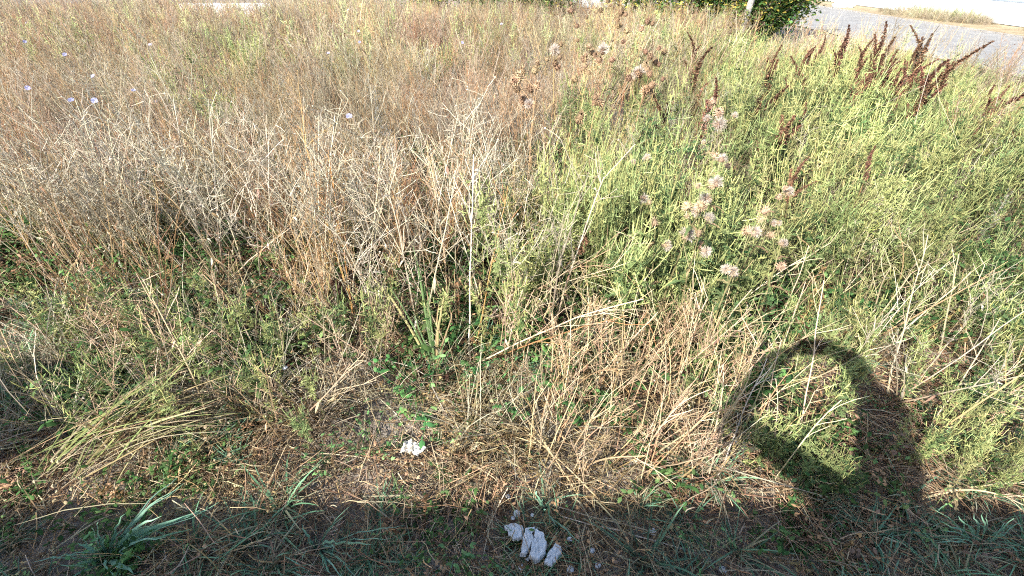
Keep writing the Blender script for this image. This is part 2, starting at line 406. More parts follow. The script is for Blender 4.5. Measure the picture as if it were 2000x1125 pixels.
def cells(side, y0, y1, fn, seed, slope=1.32, pad=.5, jit=.3):
    """jittered grid of patch centres in the camera's wedge, kept with probability fn"""
    r = np.random.default_rng(seed); X, Y = np.meshgrid(np.arange(-.95 * y1 - 1.5, .95 * y1 + 1.5, side), np.arange(y0, y1, side))
    x = X.ravel() + r.uniform(-jit, jit, X.size) * side; y = Y.ravel() + r.uniform(-jit, jit, X.size) * side
    k = (np.abs(x) < .95 * y + 1.3) & (r.random(len(x)) < fn(x, y)); return x[k], y[k], r
def lay(name, meshes, x, y, r, label, cat, sc=(.88, 1.12), tilt=.04):
    n = len(x); s = r.uniform(*sc, n) if isinstance(sc, tuple) else sc * r.uniform(.92, 1.08, n)
    return scatter(name, meshes, P3(x, y), eul(r, n, tilt), s, r.integers(0, len(meshes), n), label, cat)

def scatter(name, meshes, pts, rot, scl, idx, label, cat):
    """uncountable growth: one object, its pieces set on points by geometry nodes"""
    col = bpy.data.collections.new(name + "_pieces")
    for i, me in enumerate(meshes):
        col.objects.link(bpy.data.objects.new("%s_piece_%02d" % (name, i), me))
    me = bpy.data.meshes.new(name); n = len(pts); me.vertices.add(n)
    me.vertices.foreach_set("co", np.asarray(pts, np.float32).ravel())
    a = me.attributes.new("rot", 'FLOAT_VECTOR', 'POINT'); a.data.foreach_set("vector", np.asarray(rot, np.float32).ravel())
    a = me.attributes.new("scl", 'FLOAT', 'POINT'); a.data.foreach_set("value", np.asarray(scl, np.float32))
    a = me.attributes.new("idx", 'INT', 'POINT'); a.data.foreach_set("value", np.asarray(idx, np.int32))
    g = bpy.data.node_groups.new(name, 'GeometryNodeTree')
    g.interface.new_socket("Geometry", in_out='INPUT', socket_type='NodeSocketGeometry')
    g.interface.new_socket("Geometry", in_out='OUTPUT', socket_type='NodeSocketGeometry')
    N, L = g.nodes, g.links
    gi, go = N.new("NodeGroupInput"), N.new("NodeGroupOutput")
    ip = N.new("GeometryNodeInstanceOnPoints"); ci = N.new("GeometryNodeCollectionInfo")
    ci.inputs["Collection"].default_value = col; ci.inputs["Separate Children"].default_value = True; ci.inputs["Reset Children"].default_value = True
    def attr(nm, ty):
        q = N.new("GeometryNodeInputNamedAttribute"); q.data_type = ty; q.inputs["Name"].default_value = nm; return q.outputs["Attribute"]
    L.new(gi.outputs[0], ip.inputs["Points"]); L.new(ci.outputs[0], ip.inputs["Instance"])
    ip.inputs["Pick Instance"].default_value = True
    L.new(attr("idx", 'INT'), ip.inputs["Instance Index"])
    er = N.new("FunctionNodeEulerToRotation"); L.new(attr("rot", 'FLOAT_VECTOR'), er.inputs[0]); L.new(er.outputs[0], ip.inputs["Rotation"])
    L.new(attr("scl", 'FLOAT'), ip.inputs["Scale"]); L.new(ip.outputs[0], go.inputs[0])
    o = link(name, me); md = o.modifiers.new("growth", 'NODES'); md.node_group = g
    return tag(o, label, cat, None, "stuff")

# ------------------------------------------------------------------ where things grow
def vnoise(x, y, s, seed):
    """smooth value noise in 0..1"""
    r = np.random.default_rng(seed).random((64, 64)); x = np.asarray(x) / s + 100; y = np.asarray(y) / s + 100
    xi, yi = np.floor(x).astype(int), np.floor(y).astype(int); fx, fy = x - xi, y - yi
    fx, fy = fx * fx * (3 - 2 * fx), fy * fy * (3 - 2 * fy)
    g = lambda a, b: r[a % 64, b % 64]
    return (g(xi, yi) * (1 - fx) + g(xi + 1, yi) * fx) * (1 - fy) + (g(xi, yi + 1) * (1 - fx) + g(xi + 1, yi + 1) * fx) * fy
def ground_z(x, y):
    return (vnoise(x, y, .7, 3) - .5) * .05 + (vnoise(x, y, .22, 4) - .5) * .02
def road_edge(y): return 8.9 - 0.0 * y
def xb(y): return 0.33 * y - 0.5 + 0 * y                     # dry thicket to the left of this line, green weeds to the right
def green_w(x, y): return 1 / (1 + np.exp(-(x - xb(y) + (vnoise(x, y, .8, 5) - .5) * 1.2) / (.13 + .085 * y)))
def sample(n, y0, y1, fn, seed, slope=1.32, xmax=99):
    """random ground points inside the camera's wedge, kept with probability fn(x, y)"""
    r = np.random.default_rng(seed)
    y = np.sqrt(r.uniform(y0 * y0, y1 * y1, n)); x = r.uniform(-1, 1, n) * (slope * y + .35)
    k = (r.random(n) < fn(x, y)) & (x < xmax)
    return x[k], y[k], r
def P3(x, y): return np.stack([x, y, ground_z(x, y)], 1)
def eul(r, n, tilt=.12): return np.stack([r.normal(0, tilt, n), r.normal(0, tilt, n), r.uniform(0, 6.28, n)], 1)

# ================================================================== SETTING
def grid(name, x0, x1, y0, y1, nx, ny, zf, mat):
    X, Y = np.meshgrid(np.linspace(x0, x1, nx), np.linspace(y0, y1, ny)); Z = zf(X, Y)
    me = bpy.data.meshes.new(name)
    i = np.arange((nx) * (ny)).reshape(ny, nx)
    Fc = np.stack([i[:-1, :-1], i[:-1, 1:], i[1:, 1:], i[1:, :-1]], -1).reshape(-1, 4)
    me.from_pydata(np.stack([X, Y, Z], -1).reshape(-1, 3).tolist(), [], Fc.tolist())
    me.materials.append(mat); me.polygons.foreach_set("use_smooth", [True] * len(Fc))
    return link(name, me)
tag(grid("ground", -240, 240, -200, 280, 40, 40, lambda X, Y: X * 0 - .06, SOIL), "bare brown soil under the weeds", "ground", kind="structure")
tag(grid("field_soil", -6, 6, -1.1, 6, 240, 142, lambda X, Y: ground_z(X, Y), SOIL), "lumpy brown soil of the weedy plot in front", "soil", kind="structure")
tag(grid("road", 8.9, 13.2, -20, 90, 4, 40, lambda X, Y: X * 0 + .0, ASPHALT), "grey asphalt road beyond the weeds at upper right", "road", kind="structure")
tag(grid("verge", 13.2, 16.0, -20, 90, 4, 60, lambda X, Y: .03 + X * 0, VERGE), "dry straw coloured verge between road and white fence", "verge", kind="structure")
mb = MB(); mb.box((8.9, -20, -.04), (8.98, 90, .012)); mb.box((13.12, -20, -.04), (13.2, 90, .035))
o = link("kerb", mb.mesh("kerb", WOOD)); tag(o, "low pale concrete edging of the grey road", "kerb", kind="structure")

# white panel fence over the road
fence = link("panel_fence", None, loc=(14.9, 6, 0)); tag(fence, "white painted panel fence beyond the road at upper right", "fence")
for i in range(7):
    y0 = 9.0 - i * 0 + i * 2.0 - .4
    mb = MB(); mb.box((-.03, y0 - .99, .05), (.03, y0 + .99, 2.0))
    link("panel", mb.mesh("panel", WHITE), fence)
    mb = MB(); mb.box((-.045, y0 - .93, .62), (-.033, y0 + .93, .66)); link("rail", mb.mesh("rail", SEAM), fence)
mb = MB(); mb.box((14.6, 12.2, 0), (15.1, 12.9, 2.3)); mb.box((14.55, 12.15, 2.3), (15.15, 12.95, 2.4))
o = link("gate_pier", mb.mesh("gate_pier", DARK)); tag(o, "dark gate pier at the near end of the white fence", "pier")

# far wall and house base over the top of the field
def wall_box(name, lo, hi, mat, label, cat):
    mb = MB(); mb.box(lo, hi); o = link(name, mb.mesh(name, mat)); return tag(o, label, cat)
hs = link("house", None, loc=(4.5, 23, 0)); tag(hs, "pale blue-grey house wall with a dark door behind the shrubs", "house")
mb = MB(); mb.box((-1.6, 0, 0), (3, 4, 3)); link("wall", mb.mesh("wall", HOUSE), hs)
mb = MB(); mb.box((.5, -.06, 0), (1.5, -.003, 2.1)); link("door", mb.mesh("door", DARK), hs)
mb = MB(); mb.add([(-1.9, -.4, 2.9), (3.3, -.4, 2.9), (3.3, 4.4, 2.9), (-1.9, 4.4, 2.9), (-1.9, 2, 4.4), (3.3, 2, 4.4)], [(0, 1, 5, 4), (2, 3, 4, 5), (0, 4, 3), (1, 2, 5), (3, 2, 1, 0)], (1, 1, 1)); link("roof", mb.mesh("roof", WALLM), hs)
wall_box("low_wall", (-11.6, 19, 0), (-8.4, 19.3, .40), WHITE, "low whitewashed wall far behind the dry weeds at upper left", "wall")

# wall behind the photographer that shades the front strip
bw = link("garden_wall", None, loc=(0, -1.35, 0)); tag(bw, "grey block garden wall behind the photographer", "wall")
mb = MB(); mb.box((-9, -.2, 0), (9, 0, 1.99)); link("wall", mb.mesh("wall", WALLM), bw)
mb = MB(); mb.box((-9.05, -.26, 1.99), (9.05, .04, 2.06)); link("coping", mb.mesh("coping", WALLM), bw)
mb = MB(); mb.box((-4.95, -.3, 0), (-4.3, .06, 2.6)); mb.box((-5.0, -.35, 2.6), (-4.25, .1, 2.68)); link("pier", mb.mesh("pier", WALLM), bw)  # pier added out of view to cast shade on the lower left edge

# ================================================================== STUFF: ground litter and growth
g_ = np.random.default_rng
WARM = [(.46, .32, .185), (.38, .245, .13), (.52, .39, .245), (.30, .19, .10), (.24, .15, .085)]
A_thatch = [gen_thatch(g_(100 + i), cols=WARM + STRAWS[:2]).arrays() for i in range(6)] + [gen_thatch(g_(150 + i), cols=BROWNS + [(.16, .12, .09)], n=70).arrays() for i in range(3)]
A_tuft = [gen_tuft(g_(200 + i), cols=[(.15, .28, .16), (.20, .34, .20), (.32, .30, .19)], n=30, h=.2, w=.0026).arrays() for i in range(5)]
UG = [(.09, .18, .055), (.12, .23, .07), (.16, .25, .09), (.06, .13, .045)]
A_leafy = [gen_leafy(g_(250 + i), cols=UG, size=.017, n=70).arrays() for i in range(5)] + [gen_leafy(g_(260 + i), h=.12, size=.012, n=80, cols=UG).arrays() for i in range(3)]
A_deadleaf = [gen_leafy(g_(270 + i), cols=BROWNS + [(.26, .2, .1)], size=.014).arrays() for i in range(4)]
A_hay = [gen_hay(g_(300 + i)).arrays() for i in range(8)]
B_dry = [gen_dry(g_(400 + i), twig=1.25, rich=.75, low_t=.42) for i in range(10)]; B_seedy = [gen_seedy(g_(450 + i)) for i in range(5)]
A_dry = [merge(*b).arrays() for b in B_dry]; A_seedy = [merge(*b).arrays() for b in B_seedy]
A_far = [merge(*gen_dry(g_(480 + i), twig=1.8, rich=.7, stems=2, pal=[(.40, .325, .21), (.33, .255, .155), (.44, .37, .26), (.27, .195, .115)])).arrays() for i in range(6)]
B_rag = [gen_ragweed(g_(500 + i), yellow=(i % 4) / 3) for i in range(8)]
A_rag = [merge(*b).arrays() for b in B_rag]

# litter of fallen straw on the ground
ms = [patch("straw_litter", [(A_thatch, 20, (.7, 1.25), .1, .25), (A_deadleaf, 5, (.4, .9), .3, .3), (A_leafy, 3, (.4, .8), .2, .3)], .5, 600 + i, STRAW) for i in range(6)]
x, y, r = cells(.42, .5, 3.2, lambda x, y: np.where(y > 1.85, np.where(np.abs(x) > 1.5, .7, .3), .97), 21)
lay("straw_litter", ms, x, y, r, "brown and straw coloured litter of dead stalks covering the ground", "straw litter", (.9, 1.2), .02)
A_shade_leaf = [gen_leafy(g_(280 + i), h=.16, cols=[(.075, .045, .028), (.11, .065, .035), (.05, .035, .025), (.06, .075, .03)], size=.02, n=80, r=.16).arrays() for i in range(4)]  # leaves coloured extra dark to paint the shaded gaps under the thicket
ms = [patch("shade_leaf_litter", [(A_shade_leaf, 13, (.6, 1.3), .25, .3)], .5, 610 + i, LEAF) for i in range(4)]
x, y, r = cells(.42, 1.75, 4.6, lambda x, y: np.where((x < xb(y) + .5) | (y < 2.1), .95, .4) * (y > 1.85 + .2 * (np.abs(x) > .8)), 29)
lay("shade_leaf_litter", ms, x, y, r, "dark brown dead leaves under the thicket, their dark colour painting in its shade", "painted-shade leaf litter", (.9, 1.2), .02)
# short grass
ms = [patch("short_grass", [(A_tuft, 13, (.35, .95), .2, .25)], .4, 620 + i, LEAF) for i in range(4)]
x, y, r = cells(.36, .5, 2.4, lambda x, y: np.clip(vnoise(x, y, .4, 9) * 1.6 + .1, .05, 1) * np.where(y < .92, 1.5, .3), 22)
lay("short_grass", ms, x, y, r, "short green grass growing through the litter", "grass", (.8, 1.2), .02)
# leafy undergrowth
ms = [patch("leafy_undergrowth", [(A_leafy, 10, (.6, 1.3), .15, .3), (A_deadleaf, 3, (.6, 1.2), .15, .3)], .42, 640 + i, LEAF) for i in range(5)]
x, y, r = cells(.38, .9, 5.0, lambda x, y: np.where(y > 1.7, np.clip(vnoise(x, y, .5, 10) * 1.7 + .15, 0, 1) * 1, np.clip(vnoise(x, y, .4, 10) * 1.8 - .2, 0, 1) * np.where(y < 1.1, .6, 1)), 23)
lay("leafy_undergrowth", ms, x, y, r, "low leafy green undergrowth between the dead stalks", "undergrowth", np.where(y > 1.65, 1.35, .85), .02)
# dead thicket
ms = [patch("dead_weed_thicket", [(A_dry, 11, (.62, 1.06), .09, .28), (A_seedy, 8, (.6, 1.05), .10, .3), (A_hay, 7, (.7, 1.3), .18, .25)], .6, 660 + i, STRAW) for i in range(8)]
x, y, r = cells(.52, 2.75, 7.4, lambda x, y: (1 - green_w(x, y) * .9) * np.clip(.55 + vnoise(x, y, .7, 42), 0, 1), 25)
lay("dead_weed_thicket", ms, x, y, r, "dense tangle of dead straw coloured weeds", "dead weeds", .72 + .42 * vnoise(x, y, .9, 41))
ms = [patch("far_dead_weeds", [(A_far, 36, (.5, 1.0), .10, .28), (A_seedy, 12, (.7, 1.1), .12, .25), (A_rag, 6, (.7, 1.2), .12, .25)], 1.5, 680 + i, STRAW) for i in range(4)]
x, y, r = cells(1.25, 7.6, 17, lambda x, y: (1 - green_w(x, y) * .85) * (x < 8.2), 26)
lay("far_dead_weeds", ms, x, y, r, "far dead weeds reaching to the top of the plot", "dead weeds", .86 + .4 * vnoise(x, y, 2.2, 43))
# green mass
ms = [patch("green_weed_mass", [(A_rag, 17, (.7, 1.15), .12, .3), (A_hay, 18, (.4, .9), .25, .25), (A_dry, 3, (.4, .65), .2, .2)], .6, 700 + i, LEAF) for i in range(7)]
x, y, r = cells(.52, 1.15, 9.8, lambda x, y: np.maximum(np.clip(green_w(x, y) * 1.05, 0, 1) * (x < 7.6) * np.where(y < 1.75, x > .85, 1), .3 * (vnoise(x, y, 1.3, 17) > .66) * (y > 3.2)), 27)
lay("green_weed_mass", ms, x, y, r, "mass of green weeds with pale upright seed spikes", "green weeds", np.clip(.4 + .24 * (y - 1), .4, .95) * np.clip(1.18 - .14 * np.maximum(x - 2.2, 0), .42, 1) * (.78 + .4 * vnoise(x, y, .8, 44)))
x, y, r = cells(.7, 4, 12, lambda x, y: (x > 4.6) * (x < 7.6) * .8, 28)
lay("roadside_grass", [patch("roadside_grass", [(A_hay, 26, (.3, .7), .25, .3), (A_hay, 6, (.9, 1.3), .15, .3), (A_rag, 5, (.35, .6), .1, .2)], .8, 720 + i, STRAW) for i in range(3)], x, y, r, "low thin dry grass between the docks and the road", "dry grass", (.5, .75))

# ================================================================== THINGS: plants one by one
def z_at(p): return float(ground_z(p[0], p[1]))
def spots(n, x0, x1, y0, y1, seed, ok=lambda x, y: True):
    r = np.random.default_rng(seed); out = []
    while len(out) < n:
        x, y = r.uniform(x0, x1), r.uniform(y0, y1)
        if abs(x) < .9 * y + 1.05 and ok(x, y): out.append((x, y))
    return out, r

dry_p = []
for i in range(8):
    B = gen_dry(g_(800 + i), h=.98, twig=1.4, stems=[1, 2, 1, 3, 2, 1, 2, 3][i], rich=.8, low_t=.5)
    dry_p.append(plant("dry_weed", "dry weed", [(("stem", ">twigs")[k % 2], b, STRAW) for k, b in enumerate(B)]))
short_p = []
for i in range(5):
    B = gen_dry(g_(830 + i), h=.98, twig=1.9, stems=1 + i % 2, rich=.8, low_t=.45, pal=WARM[:3])
    short_p.append(plant("dry_weed", "dry weed", [(("stem", ">twigs")[k % 2], b, STRAW) for k, b in enumerate(B)]))
seedy_p = []
for i in range(4):
    B = gen_seedy(g_(840 + i), h=.85); seedy_p.append(plant("rusty_weed", "rusty weed", [(("stem", ">seeds")[k % 2], b, (STRAW, SEED)[k % 2]) for k, b in enumerate(B)]))
rag_p = []
for i in range(6):
    S, L_, K = gen_ragweed(g_(860 + i), h=.6, yellow=(i % 3) / 2); rag_p.append(plant("ragweed", "green weed", [("stem", S, LEAF), ("leaves", L_, LEAF), ("seed_spikes", K, LEAF)]))
hay_p = [plant("dry_grass_tuft", "dry grass", [("blades", gen_hay(g_(880 + i), h=.55, n=34, w=.0019), STRAW)]) for i in range(4)]

MARKS = [((915, 500), "whitish upright stalk"), ((640, 450), "rusty clump"), ((850, 630), "upright grass clump"), ((500, 490), "thick broken stalks"), ((803, 876), "white paper"), ((1560, 780), "loop shadow"), ((1130, 620), "leaning middle stalks"),
         ((1380, 420), "fluffy thistles"), ((330, 750), "fallen grass sheaf"), ((1250, 880), "brown strip"), ((1780, 620), "branched stalk beside the loop shadow"), ((1900, 780), "fan of stalks at right edge"), ((60, 450), "left edge"), ((1250, 480), "small dark dock"), ((230, 480), "kinked straw"), ((1060, 1000), "rubble slabs"), ((90, 880), "nodding bud stalks"), ((1060, 380), "green edge of the thicket"), ((1960, 460), "right edge")]
def project(p):
    d = np.asarray(p, float) - (0, 0, H); zc = d[1] * math.cos(PITCH) - d[2] * math.sin(PITCH); yc = d[1] * math.sin(PITCH) + d[2] * math.cos(PITCH)
    return 1000 + F * d[0] / zc, 562.5 - F * yc / zc
def where(x, y, h):
    px, py = project((x, y, h * .6)); (mx, my), nm = min(MARKS, key=lambda m: (m[0][0] - px) ** 2 + ((m[0][1] - py) * 1.3) ** 2); dx, dy = px - mx, py - my
    a = ("far " if abs(dx) + abs(dy) > 170 else "just ")
    return a + (("right of" if dx > 0 else "left of") if abs(dx) > abs(dy) * 1.1 else ("below" if dy > 0 else "above")) + " the " + nm
def fill(protos, pts, r, sc, label, group, tilt=.09, lean=(0, 0), hh=.9):
    for k, (x, y) in enumerate(pts):
        z = r.uniform(*sc); t = (z - sc[0]) / (sc[1] - sc[0]); size = "low" if t < .33 else "mid-high" if t < .66 else "high"
        protos[r.integers(len(protos))].put((x, y, float(ground_z(x, y)) - .005), r.uniform(0, 6.28), (r.normal(lean[0], tilt), r.normal(lean[1], tilt)), z, size + " " + label + " " + where(x, y, hh * z), group)

notgap = lambda x, y: vnoise(x, y, .28, 31) > .36
pts, r = spots(150, -2.9, .25, 1.78, 3.0, 901, lambda x, y: notgap(x, y) and x < xb(y) + .25 and y > 1.78 + .28 * (x < -.7) + .25 * (x < -1.3))
fill(dry_p, pts, r, (.72, 1.06), "dead straw coloured weed", "dead weeds along the front of the thicket")
pts, r = spots(34, -2.3, .0, 1.8, 2.9, 902, lambda x, y: vnoise(x, y, .5, 32) > .5)
fill(seedy_p, pts, r, (.7, 1.05), "rust brown seedy weed", "rusty weeds in the thicket")
pts, r = spots(55, .05, 1.0, 1.0, 1.75, 903, lambda x, y: vnoise(x, y, .3, 33) > .3)
fill(short_p, pts, r, (.36, .62), "short dead straw weed", "short dead weeds right of the bare patch", .22, (0, .18))
pts, r = spots(24, .9, 3.6, 1.3, 3.6, 904)
fill(dry_p, pts, r, (.5, .8), "pale dead weed amid green", "dead weeds among the green weeds", .2, (0, .12))
pts, r = spots(26, -2.0, -.5, 1.2, 1.95, 905)
fill(short_p, pts, r, (.3, .55), "small dead weed", "small dead weeds at lower left", .35, (0, .1))
pts, r = spots(105, .75, 2.4, .98, 1.95, 906)
fill(rag_p, pts, r, (.3, .55), "bushy spiked green weed", "green weeds at lower right")
pts, r = spots(70, -.15, 1.3, 1.75, 2.9, 907, lambda x, y: x > xb(y) - .35 and not (-.05 < x < .5 and y < 2.0))
fill(rag_p, pts, r, (.7, 1.15), "upright spiked green weed", "green weeds at the thicket edge")
pts, r = spots(24, -2.3, -.2, 1.25, 2.4, 908, lambda x, y: vnoise(x, y, .4, 34) > .55)
fill(rag_p, pts, r, (.3, .6), "small green weed", "small green weeds on the left")
pts, r = spots(60, -2.4, .9, 1.05, 2.2, 909)
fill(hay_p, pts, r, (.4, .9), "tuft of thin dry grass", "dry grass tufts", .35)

knee = lambda x, y: x < -.75 or y > 1.62
pts, r = spots(34, -2.3, .15, 1.2, 2.0, 912, knee)
fill(short_p, pts, r, (.42, .72), "bushy brown dead weed", "knee-high dead weeds at lower left", .25, (0, -.05))
pts, r = spots(64, -2.3, .1, 1.15, 1.95, 913, knee)
fill(rag_p, pts, r, (.4, .75), "leafy green weed", "knee-high green weeds at lower left")
pts, r = spots(24, -2.4, .2, 1.1, 2.0, 914, knee)
fill(hay_p, pts, r, (.6, 1.05), "loose tuft of dry grass", "knee-high dry grass at lower left", .3)
spire_p = []
for i in range(4):
    S, L_, K = gen_ragweed(g_(870 + i), h=.75, yellow=(i % 3) / 2)
    for q in (S, L_, K): q.v = [v * (.55, .55, 1) for v in q.v]
    spire_p.append(plant("ragweed", "green weed", [("stem", S, LEAF), ("leaves", L_, LEAF), ("seed_spikes", K, LEAF)]))
pts, r = spots(52, -.02, .75, 1.85, 2.7, 915, lambda x, y: x > xb(y) - .15)
fill(spire_p, pts, r, (.75, 1.1), "slim upright green weed", "slim green weeds in the middle", .07, hh=.75)

# ---- leaning and fallen stalks, each placed by where it stands and where its tip ends
def stalk(base, tip, h, label, col=(.58, .46, .29), rad=.0036, arch=.08, twigs=6, seed=0, h0=.0, name="dead_stalk", cat="dead stalk", low=None):
    r = np.random.default_rng(seed + 5000); b = at(*base, h0); t = at(*tip, h); L = np.linalg.norm(t - b)
    u = np.linspace(0, 1, 10)[:, None]; P = b + (t - b) * u + np.array((0, 0, 1)) * np.sin(u * math.pi) * arch * L + np.cumsum(r.normal(0, .004, (10, 3)), 0) * L
    P = P - b; col = np.array(col); low = np.array(low) if low is not None else col * .8
    root = link(name, None, loc=b); tag(root, label, cat)
    M = MB(); M.tube(P, np.linspace(rad, rad * .45, 10), lerp(low, col, np.linspace(0, 1, 10)), 6); link("stem", M.mesh("stem", STRAW), root)
    if twigs:
        for k in range(twigs):
            T = MB(); m = r.integers(4, 9); d = nrm(P[m + 1] - P[m]) + r.normal(0, .5, 3)
            B = curve(P[m], d, L * r.uniform(.1, .28), 5, (0, 0, r.uniform(-.6, .5)), .08, r); T.tube(B, np.linspace(rad * .42, rad * .22, 5), col * r.uniform(.85, 1.1), 3)
            for q in range(2):
                mm = r.integers(2, 5); B2 = curve(B[mm], nrm(B[mm] - B[mm - 1]) + r.normal(0, .5, 3), L * r.uniform(.05, .12), 3, (0, 0, -.2), .1, r); T.tube(B2, rad * .2, col * r.uniform(.9, 1.1), 3)
            link("twig", T.mesh("twig", STRAW), root)
    return root
PALE, OR, BR, WH = (.6, .48, .3), (.46, .25, .09), (.26, .14, .07), (.66, .58, .45)
stalks = [
 ((905, 722), (1245, 566), .56, "long dead stalk leaning right from the middle clump over the green gap", PALE, .0042, .05, 5),
 ((925, 712), (1215, 612), .46, "orange-brown stalk leaning right below the long pale stalk of the middle clump", OR, .004, .04, 2),
 ((960, 640), (1200, 480), .66, "thin brown stalk leaning right above the green gap beside the middle clump", (.4, .26, .15), .003, .05, 7),
 ((990, 620), (1230, 520), .62, "thin pale stalk crossing the green weeds right of the middle clump", PALE, .0026, .06, 7),
 ((885, 705), (700, 335), .85, "tall pale stalk slanting left from the middle clump", PALE, .0035, .04, 9),
 ((915, 700), (925, 310), .9, "whitish upright stalk in the middle of the thicket, the palest one", WH, .0048, .01, 8),
 ((925, 690), (990, 365), .8, "orange upright stalk just right of the whitish stalk", OR, .004, .02, 6),
 ((895, 690), (850, 300), .9, "straight brownish-pale stalk just left of the whitish stalk", (.5, .36, .2), .0034, .01, 8),
 ((700, 640), (590, 260), .85, "orange stalk slanting left in the rusty clump left of the middle", OR, .0038, .02, 8),
 ((690, 640), (640, 300), .8, "dark orange stalk in the rusty clump left of the middle", (.38, .18, .06), .0036, .02, 8),
 ((720, 640), (745, 290), .85, "pale upright stalk right of the rusty clump", PALE, .003, .02, 8),
 ((430, 560), (568, 442), .45, "thick broken pale stalk leaning right in the left thicket", PALE, .0048, .0, 0),
 ((480, 520), (575, 432), .5, "second thick broken stalk leaning right, just above the first in the left thicket", (.5, .38, .22), .0044, .0, 0),
 ((180, 430), (205, 360), .6, "bent pale straw with a sharp kink in the left thicket", PALE, .003, .3, 2),
 ((1555, 880), (1602, 555), .55, "tall thin pale stalk standing through the top of the loop shadow", PALE, .0034, .01, 5),
 ((1540, 830), (1560, 690), .25, "short pale stalk inside the loop shadow", PALE, .0026, .01, 0),
 ((1725, 800), (1810, 455), .6, "tall branched pale stalk just right of the loop shadow", PALE, .0042, .02, 8),
 ((1800, 860), (1955, 620), .4, "pale stalk slanting right beyond the loop shadow, the highest of that fan", PALE, .0036, .03, 6),
 ((1810, 870), (1995, 700), .3, "pale stalk slanting right in the middle of the fan at right edge", PALE, .0036, .04, 5),
 ((1820, 880), (1995, 800), .2, "low tan stalk of the fan at right edge", (.54, .4, .24), .0036, .06, 5),
 ((1800, 965), (1998, 985), .12, "arched tan stalk lying along the lit strip at right edge", (.6, .46, .28), .004, .2, 4),
 ((1780, 980), (1998, 940), .12, "tan stalk lying just above the arched stalk at right edge", (.56, .42, .25), .0035, .1, 3),
 ((1370, 975), (1425, 770), .35, "upright tan stalk left of the loop shadow", (.56, .42, .24), .0036, .02, 3),
 ((1385, 970), (1500, 700), .4, "pale stalk leaning into the left side of the loop shadow", WH, .0034, .03, 4),
 ((1245, 960), (1285, 790), .28, "straight tan stalk in the middle of the brown strip", (.56, .42, .24), .003, .02, 3),
 ((1130, 780), (1285, 608), .4, "long pale stalk leaning right across the top of the brown strip", PALE, .0038, .02, 3),
 ((1140, 985), (1000, 790), .15, "tan stalk fallen left across the bare patch, the upper one", (.56, .4, .22), .003, .05, 2),
 ((1200, 1010), (1020, 840), .1, "tan stalk fallen left across the bare patch, the lower one", (.56, .4, .22), .003, .05, 2),
 ((1480, 1105), (1065, 985), .06, "long grey-brown stalk lying in the shade right of the rubble", (.36, .28, .2), .0034, .03, 0),
 ((1370, 1085), (1090, 1010), .05, "thin bleached stalk lying in the shade below the brown strip", WH, .0028, .02, 0),
 ((890, 845), (845, 755), .1, "short bleached stub standing in the bare patch", WH, .0034, .0, 0),
 ((880, 765), (745, 700), .1, "arched bleached stalk lying across the foot of the grass clump", WH, .003, .12, 2),
 ((560, 850), (700, 740), .12, "pale stalk lying slantwise in the brown litter left of the bare patch", PALE, .0034, .04, 2),
 ((500, 1010), (560, 870), .12, "tan stalk slanting over the shadow edge at lower left", (.56, .42, .25), .003, .03, 0),
 ((1700, 290), (1790, 255), .8, "arched whitish stalk above the green weeds at upper right", (.5, .42, .3), .0026, .3, 5),
 ((1800, 300), (1960, 150), .7, "long pale stalk slanting up to the right edge below the road", (.52, .42, .28), .0026, .02, 7),
 ((1850, 310), (1995, 190), .7, "long tan stalk beside the pale one at right edge below the road", (.5, .38, .23), .0026, .02, 6),
 ((40, 120), (90, 0), .95, "single tall straw against the top left corner", PALE, .003, .0, 2),
]
for i, (b, t, h, lab, col, rad, ar, tw) in enumerate(stalks):
    stalk(b, t, h, lab, col, rad, ar, tw, i)

straw_p = []
for i in range(5):
    q = g_(930 + i); M = MB(); P = curve((0, 0, 0), (.12, 0, 1), .42, 8, (.15, 0, -.05), .05, q); c = pick([(.56, .42, .24), (.6, .48, .3), (.5, .34, .17)], q)
    M.tube(P, np.linspace(.0027, .0014, 8), lerp(c * .8, c, np.linspace(0, 1, 8)), 4); T = MB()
    for k in range(3):
        B = curve(P[q.integers(4, 8)], sph(q.uniform(-1, 1), .9), q.uniform(.06, .16), 4, (0, 0, -.2), .08, q); T.tube(B, np.linspace(.0011, .0007, 4), c, 3)
    straw_p.append(plant("upright_straw", "straw", [("stem", M, STRAW), (">twigs", T, STRAW)]))
pts, r = spots(125, -.1, 1.05, 1.04, 1.7, 910, lambda x, y: x > .05 or y > 1.5)
fill(straw_p, pts, r, (.6, 1.3), "upright tan straw", "tan straws in the brown strip", .14, (-.05, .12), .42)
pts, r = spots(42, 1.0, 2.6, 1.0, 2.4, 911, lambda x, y: not (1.0 < x < 1.45 and .95 < y < 1.5))
fill(straw_p, pts, r, (.8, 1.4), "thin tan straw amid green", "tan straws among the green weeds", .3, (0, .2), .42)

# ---- docks: dark brown seed spikes
def dock_spike(r, L):
    M = MB(); tone = r.uniform(.7, 1.3); P = curve((0, 0, 0), (r.normal(0, .1), r.normal(0, .1), 1), L, 8, (r.normal(0, .45), r.normal(0, .45), 0), .09, r)
    M.tube(P, np.linspace(.003, .001, 8), (.12, .06, .04), 4)
    for k in range(int(420 * L / .4)):
        t = r.random() ** .8; x = t * 7; i0 = min(int(x), 6); q = P[i0] + (P[i0 + 1] - P[i0]) * (x - i0)
        w = (.028 * (1 - t) + .007) * (.55 + .75 * abs(math.sin(t * 19 + L * 50))); d = sph(r.uniform(0, 6.28), r.uniform(-.4, .9)); e = q + d * w * r.uniform(.5, 1.1)
        c = np.array((.16, .082, .048)) * r.uniform(.5, 2.0) * tone
        M.ribbon([q + d * w * .2, e, e + d * .004], [.004, .0075, .002], r.normal(0, 1, 3), c)
    return M
